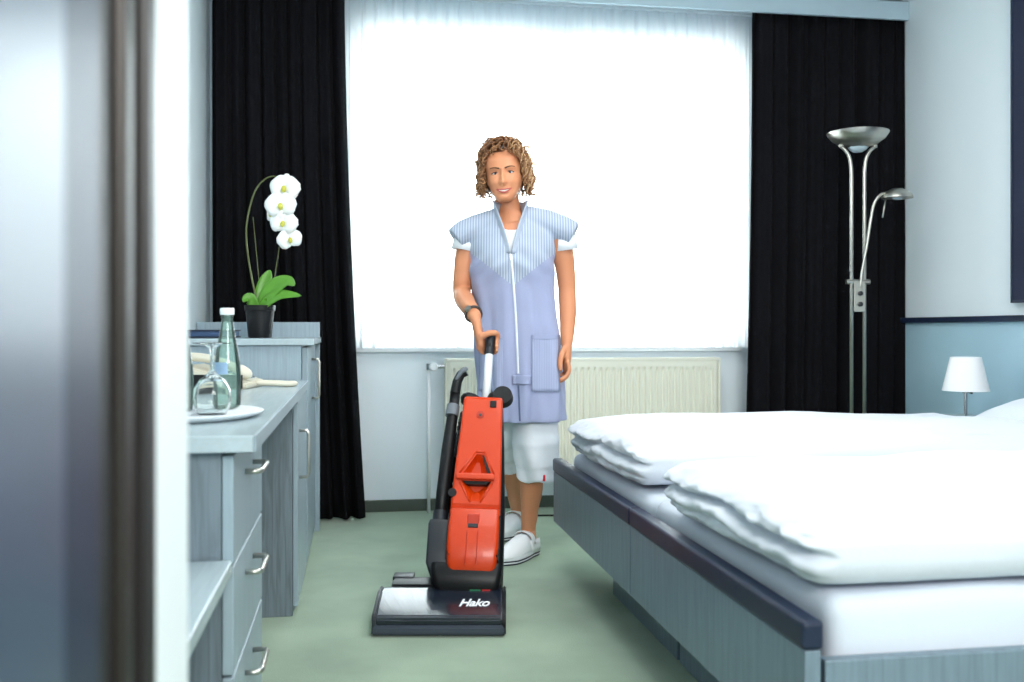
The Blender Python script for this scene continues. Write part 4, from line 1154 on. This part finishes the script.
# tunic ------------------------------------------------------------------
def tunic_mat():
    t = NT('lavender_tunic'); p = t.p
    p.inputs['Roughness'].default_value = 0.9; p.inputs['Sheen Weight'].default_value = 0.15
    p.inputs['Specular IOR Level'].default_value = 0.2
    tc = t.new('ShaderNodeTexCoord'); sp = t.new('ShaderNodeSeparateXYZ'); t.link(tc.outputs['Object'], sp.inputs[0])
    def math_(op, a, b=None, clamp=False):
        n = t.new('ShaderNodeMath', operation=op); n.use_clamp = clamp
        for i, x in enumerate((a, b)):
            if x is None: continue
            if isinstance(x, (int, float)): n.inputs[i].default_value = x
            else: t.link(x, n.inputs[i])
        return n.outputs[0]
    ax = math_('ABSOLUTE', math_('SUBTRACT', sp.outputs['X'], 0.004))
    vline = math_('ADD', math_('MULTIPLY', ax, 0.80), 1.066)     # yoke seam
    mask = math_('MULTIPLY', math_('SUBTRACT', sp.outputs['Z'], vline), 400, True)
    st = math_('SINE', math_('MULTIPLY', sp.outputs['X'], 2 * PI / 0.0105))
    st = math_('ADD', math_('MULTIPLY', st, 2.0), 0.3, True)
    m1 = t.new('ShaderNodeMix', data_type='RGBA'); m1.inputs['A'].default_value = rgb(146, 158, 182); m1.inputs['B'].default_value = rgb(183, 192, 205)
    t.link(st, m1.inputs['Factor'])
    ns = t.new('ShaderNodeTexNoise'); ns.inputs['Scale'].default_value = 500; t.link(tc.outputs['Object'], ns.inputs['Vector'])
    m0 = t.new('ShaderNodeMix', data_type='RGBA'); m0.inputs['A'].default_value = rgb(148, 155, 186); m0.inputs['B'].default_value = rgb(165, 171, 202)
    t.link(ns.outputs['Fac'], m0.inputs['Factor'])
    m2 = t.new('ShaderNodeMix', data_type='RGBA'); t.link(mask, m2.inputs['Factor'])
    t.link(m0.outputs['Result'], m2.inputs['A']); t.link(m1.outputs['Result'], m2.inputs['B'])
    t.link(m2.outputs['Result'], p.inputs['Base Color'])
    return t.m
M_tun = tunic_mat()
M_lav = mat('lavender_cloth', rgb(154, 161, 192), 0.9, noise_scale=300, noise_amt=0.05)
M_collar = mat('pale_striped_cloth', rgb(176, 186, 202), 0.9, noise_scale=300, noise_amt=0.05)
TN = [(0.545, .040, .012, .168, .128), (0.62, .038, .015, .168, .130), (0.72, .033, .018, .167, .132), (0.85, .022, .02, .167, .130), (0.97, .012, .02, .163, .122), (1.06, .006, .02, .164, .125), (1.14, .002, .02, .170, .130),
      (1.21, .002, .02, .172, .122), (1.27, .002, .02, .168, .105), (1.31, .002, .02, .140, .088), (1.34, .0, .02, .105, .074), (1.365, -.004, .02, .078, .064), (1.38, -.008, .02, .066, .058)]
bm = B(); rings = []
for i in range(70):
    z = 0.545 + 0.835 * i / 69; cx, cy, rx, ry = interp(TN, z); rings.append(ering(cx, cy, z, rx, ry, 48, 2.4))
loft(bm, rings)
tube(bm, [(-0.05, 0.02, 1.325), (-0.14, 0.018, 1.298), (-0.185, 0.014, 1.278), (-0.220, 0.010, 1.252)], [(0.056, 0.07), (0.056, 0.072), (0.056, 0.070), (0.052, 0.066)], 28)
tube(bm, [(0.05, 0.02, 1.335), (0.135, 0.018, 1.318), (0.195, 0.014, 1.295), (0.243, 0.010, 1.272)], [(0.056, 0.07), (0.056, 0.072), (0.056, 0.070), (0.052, 0.066)], 28)
bmT = remesh(bm, 0.006, 7, 0.5)
# folds
for v in bmT.verts:
    x, y, z = v.co
    lo = max(0.0, min(1.0, (1.15 - z) / 0.5))
    a = math.atan2(y - 0.02, x)
    dsp = lo * 0.012 * math.sin(a * 9 + 1.3 * math.sin(z * 5) + 0.4) + lo * 0.004 * math.sin(a * 17 + z * 6) + 0.006 * nz(x * 7, y * 7, z * 5)
    dsp += 0.005 * math.exp(-((z - 1.16) / 0.05) ** 2) * math.sin(abs(x) * 60 + z * 60)
    v.co.x += math.cos(a) * dsp; v.co.y += math.sin(a) * dsp
    # bust
    if y < 0.0:
        v.co.y -= 0.016 * (math.exp(-((x - 0.075) / 0.05) ** 2) + math.exp(-((x + 0.070) / 0.05) ** 2)) * math.exp(-((z - 1.155) / 0.06) ** 2)
# V neckline: cut along two vertical planes and remove the front wedge
NV = Vector((-0.004, 0, 1.192)); NL = Vector((-0.070, 0, 1.40)); NR = Vector((0.058, 0, 1.40))
nl = (NL - NV).normalized(); nr_ = (NR - NV).normalized()
pl = Vector((nl.z, 0, -nl.x)); prr = Vector((-nr_.z, 0, nr_.x))   # both point into the V
for co, no in ((NV, pl), (NV, prr)):
    bmesh.ops.bisect_plane(bmT, geom=bmT.verts[:] + bmT.edges[:] + bmT.faces[:], plane_co=co, plane_no=no, dist=1e-5)
kill = []
for f in bmT.faces:
    c = f.calc_center_median()
    if (c - NV).dot(pl) > 0 and (c - NV).dot(prr) > 0 and c.y < 0.03: kill.append(f)
    elif c.z > 1.352 and abs(c.x + 0.006) < 0.060 and f.normal.z > 0.75: kill.append(f)
    elif c.z < 0.552 and f.normal.z < -0.7: kill.append(f)
bmesh.ops.delete(bmT, geom=kill, context='FACES')
bvhT = BVHTree.FromBMesh(bmT)
tun = obj('tunic', bmT, M_tun, per, True)
sm = tun.modifiers.new('t', 'SOLIDIFY'); sm.thickness = 0.003; sm.offset = -1
tun['label'] = 'sleeveless lavender work tunic with pale striped yoke'
def front(x, z, lift=0.0):
    h = bvhT.ray_cast(Vector((x, -1.0, z)), Vector((0, 1, 0)), 0.99)
    y = h[0].y if h[0] else -0.10
    return Vector((x, y - lift, z))
def ribbon(bm, pts, w, lift):
    rows = []
    for (x, z) in pts: rows.append([front(x + k * w, z, lift * (1 if abs(k) < 0.9 else 0.1)) for k in (-1, -0.6, 0, 0.6, 1)])
    return loft(bm, rows, cap=False, closed=False)
zx = lambda z: 0.028 * max(0, (1.19 - z)) / 0.47 - 0.004 + 0.004 * math.sin((1.19 - z) * 7)
zp = [(zx(z), z) for z in np.linspace(1.188, 0.735, 50)]
M_zip = mat('zip_white', rgb(236, 240, 245), 0.6)
zo = obj('zipper', ribbon(B(), zp, 0.0042, 0.0045), M_zip, tun, True)
obj('zip_pull', bx(-0.005, 0.005, -0.004, 0.0, -0.022, 0.0, bev=0.001), M_steel, zo, loc=front(-0.004, 1.188, 0.006))
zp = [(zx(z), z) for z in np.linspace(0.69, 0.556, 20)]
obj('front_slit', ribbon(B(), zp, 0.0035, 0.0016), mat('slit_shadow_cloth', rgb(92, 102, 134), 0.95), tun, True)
def patch(x0, x1, z0, z1, lift, m, name, n=14):
    bm = B(); rows = []
    for i in range(n + 1):
        z = z0 + (z1 - z0) * i / n
        rows.append([front(x0 + (x1 - x0) * j / n, z, lift) for j in range(n + 1)])
    loft(bm, rows, cap=False, closed=False)
    o = obj(name, bm, m, tun, True); s_ = o.modifiers.new('t', 'SOLIDIFY'); s_.thickness = 0.003; s_.offset = 0
    return o
patch(0.002, 0.072, 0.694, 0.728, 0.006, M_lav, 'front_tab', 8)
M_pocket = bpy.data.materials.new('pocket')
bpy.data.materials.remove(M_pocket)
def pocket_mat():
    t = NT('pocket_striped'); p = t.p; p.inputs['Roughness'].default_value = 0.9
    tc = t.new('ShaderNodeTexCoord'); wv = t.new('ShaderNodeTexWave'); wv.bands_direction = 'X'; wv.inputs['Scale'].default_value = 48
    t.link(tc.outputs['Object'], wv.inputs['Vector'])
    m1 = t.new('ShaderNodeMix', data_type='RGBA'); m1.inputs['A'].default_value = rgb(152, 160, 190); m1.inputs['B'].default_value = rgb(164, 172, 202)
    t.link(wv.outputs['Fac'], m1.inputs['Factor']); t.link(m1.outputs['Result'], p.inputs['Base Color'])
    return t.m
M_pk = pocket_mat()
for x0, x1 in ((0.075, 0.182), (-0.125, -0.035)):
    pk = patch(x0, x1, 0.665, 0.872, 0.0045, M_pk, 'pocket')
    patch(x0, x1, 0.866, 0.882, 0.0065, M_lav, 'pocket_hem', 8).parent = pk
# stand collar: ribbon along the neckline
def collar_side(top, s):
    rows = []
    path = []
    for t in np.linspace(0.0, 0.86, 16):
        p = NV + (top - NV) * t; f = front(p.x + s * 0.010, p.z, 0.003); path.append((f, t))
    # round the neck to the back
    cx, cy = -0.008, 0.022
    rxn = abs(top.x + 0.008) * 1.03
    for a in np.linspace(-50, 90, 14):
        aa = math.radians(a); x = cx + s * rxn * math.cos(aa) * 1.06; y = cy + 0.066 * math.sin(aa)
        path.append((Vector((x, y, 1.362 + 0.012 * math.sin(aa))), 1.0))
    for i, (f, t) in enumerate(path):
        h = 0.010 + 0.030 * t
        inw = Vector((-s, 0, 0)) if i < 16 else Vector((-(f.x - cx), -(f.y - cy), 0)).normalized()
        upv = (Vector((0, -0.25, 0.55 * t)) + inw * 0.35 * (1 - t) + Vector((s * 0.1 * t, 0, 0))).normalized() if i < 16 else (Vector((0, 0, 1)) + inw * 0.25).normalized()
        rows.append([f - upv * 0.012, f - upv * 0.004, f + upv * h * 0.35, f + upv * h * 0.7, f + upv * h])
    o = obj('collar', loft(B(), rows, cap=False, closed=False), M_collar, tun, True)
    s_ = o.modifiers.new('t', 'SOLIDIFY'); s_.thickness = 0.003; s_.offset = 0
collar_side(NL, -1); collar_side(NR, 1)
# white undershirt: V insert with neckband, and sleeve cuffs
M_shirt = mat('white_cotton', rgb(240, 243, 247), 0.9, noise_scale=200, noise_amt=0.02)
bm = B(); rows = []
for z in np.linspace(1.16, 1.318, 14):
    hwid = 0.085
    row = []
    for k in np.linspace(-1, 1, 15):
        zz = z - (0.035 * (1 - k * k) * (z - 1.16) / 0.158)
        cx, cy, rx, ry = interp(TT, zz)
        x = k * hwid - 0.004
        yy = cy - (ry + 0.012) * (max(0.02, 1 - abs((x - cx) / (rx + 0.012)) ** 2.3)) ** (1 / 2.3)
        row.append((x, yy, zz))
    rows.append(row)
us = obj('undershirt', loft(bm, rows, cap=False, closed=False), M_shirt, per, True)
sm = us.modifiers.new('t', 'SOLIDIFY'); sm.thickness = 0.003; sm.offset = 0
for a, b_, r0, r1 in (((-0.182, 0.014, 1.255), (-0.190, 0.014, 1.212), 0.046, 0.047), ((0.204, 0.016, 1.268), (0.211, 0.02, 1.214), 0.046, 0.048)):
    rings_ = B()
    tube(rings_, [a, b_], [(r0, r0 * 1.08), (r1, r1 * 1.08)], 28, cap=False)
    o = obj('sleeve_cuff', rings_, M_shirt, us, True); sm = o.modifiers.new('t', 'SOLIDIFY'); sm.thickness = 0.003; sm.offset = 0
# trousers ----------------------------------------------------------------
bm = B()
rings = [ering(0.03, 0.035, z, rx, ry, 32, 2.3) for z, rx, ry in ((0.56, .13, .10), (0.66, .148, .112), (0.76, .152, .115), (0.88, .14, .10))]
loft(bm, rings)
tube(bm, spline([(0.082, 0.02, 0.72), (0.090, 0.008, 0.58), (0.095, 0.0, 0.46), (0.098, 0.012, 0.38), (0.098, 0.022, 0.316)], 5), [(0.098, 0.086)] * 6 + [(0.090, 0.080)] * 5 + [(0.084, 0.076)] * 5 + [(0.080, 0.072)] * 4 + [(0.078, 0.070)], 28)
tube(bm, spline([(-0.05, 0.04, 0.72), (-0.03, 0.12, 0.58), (-0.018, 0.20, 0.48), (-0.008, 0.27, 0.40), (0.0, 0.31, 0.325)], 5), [(0.098, 0.086)] * 6 + [(0.092, 0.078)] * 5 + [(0.082, 0.074)] * 5 + [(0.076, 0.070)] * 4 + [(0.074, 0.068)], 28)
bmP = remesh(bm, 0.006, 4, 0.5)
for v in bmP.verts:
    x, y, z = v.co
    a = math.atan2(y - 0.02, x - 0.09)
    w_ = max(0.0, min(1.0, (0.60 - z) / 0.2))
    k = 0.007 * w_ * (math.sin(a * 5 + z * 9) + 0.3 * math.sin(z * 30 + a * 2 + x * 12)) + 0.004 * nz(x * 14, y * 14, z * 11)
    v.co.x += math.cos(a) * k; v.co.y += math.sin(a) * k
    if z < 0.40: v.co.z += 0.006 * math.sin(a * 4 + 1) * min(1, (0.40 - z) / 0.07)
M_trs = mat('white_trouser_cotton', rgb(232, 237, 245), 0.9, noise_scale=30, noise_amt=0.03, bump=0.1, bump_scale=60)
bvhP = BVHTree.FromBMesh(bmP)
trs = obj('trousers', bmP, M_trs, per, True)
trs['label'] = 'white cropped trousers'
h = bvhP.ray_cast(Vector((0.122, -1, 0.336)), Vector((0, 1, 0)))
yt = h[0].y if h[0] else -0.05
obj('hem_tag', bx(0.115, 0.129, yt - 0.002, yt + 0.006, 0.316, 0.340, bev=0.001), mat('red_tag', rgb(198, 34, 52), 0.7), trs)
# wrist watch ---------------------------------------------------------------
wdir = (Vector(WRR) - Vector((-0.160, -0.19, 0.984))).normalized()
wc = Vector(WRR) - wdir * 0.022
n1 = wdir.orthogonal().normalized(); n2 = wdir.cross(n1)
M_strap = mat('dark_strap', rgb(60, 52, 50), 0.6)
ring = [wc + n1 * 0.0285 * math.cos(a) + n2 * 0.0285 * math.sin(a) for a in [2 * PI * k / 28 for k in range(29)]]
wt = obj('wristwatch', tube(B(), ring, [(0.006, 0.006)] * 29, 8), M_strap, per, True)
fd = (Vector((-0.6, -0.5, 0.6)) - wdir * Vector((-0.6, -0.5, 0.6)).dot(wdir)).normalized()
obj('watch_case', tube(B(), [wc + fd * 0.027, wc + fd * 0.036], 0.013, 20), M_steel, wt, 40)
# earring
obj('earring', ellipsoid(B(), hp(-0.073, -0.004, 0.058), (0.005, 0.005, 0.007), u=12, v=8), M_steel, per, True)
# ring on left hand
rb_ = wl + Vector((0.0025, -0.004, -0.098))
obj('finger_ring', tube(B(), [rb_ + Vector((0.0105 * math.cos(a), 0.0105 * math.sin(a), 0)) for a in [2 * PI * k / 16 for k in range(17)]], 0.0016, 6), M_steel, per, True)

# clogs -----------------------------------------------------------------
M_clog = mat('white_clog_leather', rgb(240, 243, 247), 0.32, noise_amt=0.01)
M_sole = mat('white_clog_sole', rgb(228, 232, 236), 0.6, noise_amt=0.02)
M_tread = mat('dark_tread', rgb(38, 44, 58), 0.7)
def clog(hx, hy, ang):
    """heel point hx,hy on the floor, toe direction ang; foot runs along local +l"""
    Mf = Matrix.Translation((hx, hy, 0)) @ Matrix.Rotation(ang, 4, 'Z')
    T = lambda l, w, z: Mf @ Vector((l, w, z))
    L = 0.262
    def half(l):   # outline half width
        t = l / L
        return (0.034 + 0.016 * math.sin(min(1, max(0, (t - 0.25) / 0.75)) * PI * 0.9) ) * min(1, (max(0, t) / 0.10 + 0.02)) ** 0.5 * min(1, (max(0, 1 - t) / 0.20 + 0.01)) ** 0.5
    def outline(z, grow=0.0, l0=0.0, l1=L, n=22):
        ls = [l0 + (l1 - l0) * (1 - math.cos(PI * i / n)) / 2 for i in range(n + 1)]
        a = [T(l, half(l) + grow, z) for l in ls]; b = [T(l, -half(l) - grow, z) for l in reversed(ls)]
        return a + b
    def arch(z, lift): 
        pts = outline(z)
        return pts
    def sole(z0, z1, g0, g1, m, name, parent):
        bm = B(); loft(bm, [outline(z0, g0), outline((z0 + z1) / 2, max(g0, g1) + 0.001), outline(z1, g1)])
        bmesh.ops.remove_doubles(bm, verts=bm.verts, dist=0.0004)
        return obj(name, bm, m, parent, 40)
    # upper: vamp shell lofted over the foot
    bm = B(); rings = []
    prof = [(0.085, 0.088, 0.036), (0.105, 0.086, 0.041), (0.13, 0.079, 0.045), (0.16, 0.068, 0.047), (0.19, 0.058, 0.046), (0.22, 0.049, 0.040), (0.243, 0.040, 0.029), (0.256, 0.030, 0.014), (0.260, 0.024, 0.004)]
    base = 0.026
    for l, hgt, wd in prof:
        rr = []
        for i in range(19):
            a = PI * i / 18
            rr.append(T(l, wd * math.copysign(abs(math.cos(a)) ** 0.75, math.cos(a)), base + (hgt - base + 0.006) * math.sin(a) ** 0.8))
        rings.append(rr)
    loft(bm, rings, cap=False, closed=False)
    s = obj('clog', bm, M_clog, per, True)
    sm = s.modifiers.new('t', 'SOLIDIFY'); sm.thickness = 0.004; sm.offset = 0
    s['label'] = 'white closed-toe clog with strap'
    # heel counter and strap
    bm = B(); rows = []
    for a in np.linspace(-100, 100, 21):
        aa = math.radians(a)
        l = 0.045 - 0.045 * math.cos(aa) + (0.045 if abs(a) > 80 else 0) * (abs(a) - 80) / 20; w_ = 0.040 * math.sin(aa)
        h_ = 0.060 + 0.012 * abs(math.sin(aa))
        rows.append([T(l, w_, 0.024), T(l, w_ * 1.04, 0.04), T(l + 0.002, w_ * 0.98, h_)])
    loft(bm, rows, cap=False, closed=False)
    hc = obj('heel_counter', bm, M_clog, s, True); sm = hc.modifiers.new('t', 'SOLIDIFY'); sm.thickness = 0.004
    pts = [T(0.075, -0.043, 0.055), T(0.082, -0.041, 0.080), T(0.088, -0.030, 0.098), T(0.090, 0.0, 0.106), T(0.088, 0.030, 0.098), T(0.082, 0.041, 0.080), T(0.075, 0.043, 0.055)]
    bm = B(); rows = []
    for p in spline(pts, 4):
        d_ = (Mf.to_3x3() @ Vector((1, 0, 0))) * 0.012
        rows.append([p - d_, p, p + d_])
    loft(bm, rows, cap=False, closed=False)
    stp = obj('strap', bm, M_clog, s, True); sm = stp.modifiers.new('t', 'SOLIDIFY'); sm.thickness = 0.003
    for w_ in (-1, 1):
        obj('rivet', ellipsoid(B(), T(0.077, w_ * 0.0445, 0.062), (0.005, 0.005, 0.005), u=12, v=8), M_steel, s, True)
    sole(0.018, 0.032, 0.001, -0.001, M_sole, 'midsole', s)
    sole(0.0125, 0.0178, 0.0015, 0.0015, M_tread, 'sole_line', s)
    sole(0.006, 0.0122, -0.001, 0.001, M_sole, 'outsole', s)
    sole(0.001, 0.0058, -0.003, -0.002, M_tread, 'tread', s)
    # sock-less heel of the foot is inside the clog
    bm = B(); tube(bm, [T(0.035, 0, 0.045), T(0.055, 0, 0.06), T(0.10, 0, 0.062), T(0.15, 0, 0.05), T(0.21, 0, 0.04)], [0.024, (0.028, 0.030), (0.028, 0.034), (0.022, 0.036), (0.014, 0.034)], 16, round_ends=True)
    tube(bm, [T(0.055, 0, 0.06), T(0.055, 0, 0.10)], [0.031, 0.029], 16)
    obj('foot', bm, M_skin, s, True)
angF = math.atan2(-0.83, -0.55)
clog(0.066 + 0.055 * 0.55, 0.074 + 0.055 * 0.83, angF)
clog(0.024 + 0.055 * 0.45, 0.50 + 0.055 * 0.89, math.atan2(-0.89, -0.45))
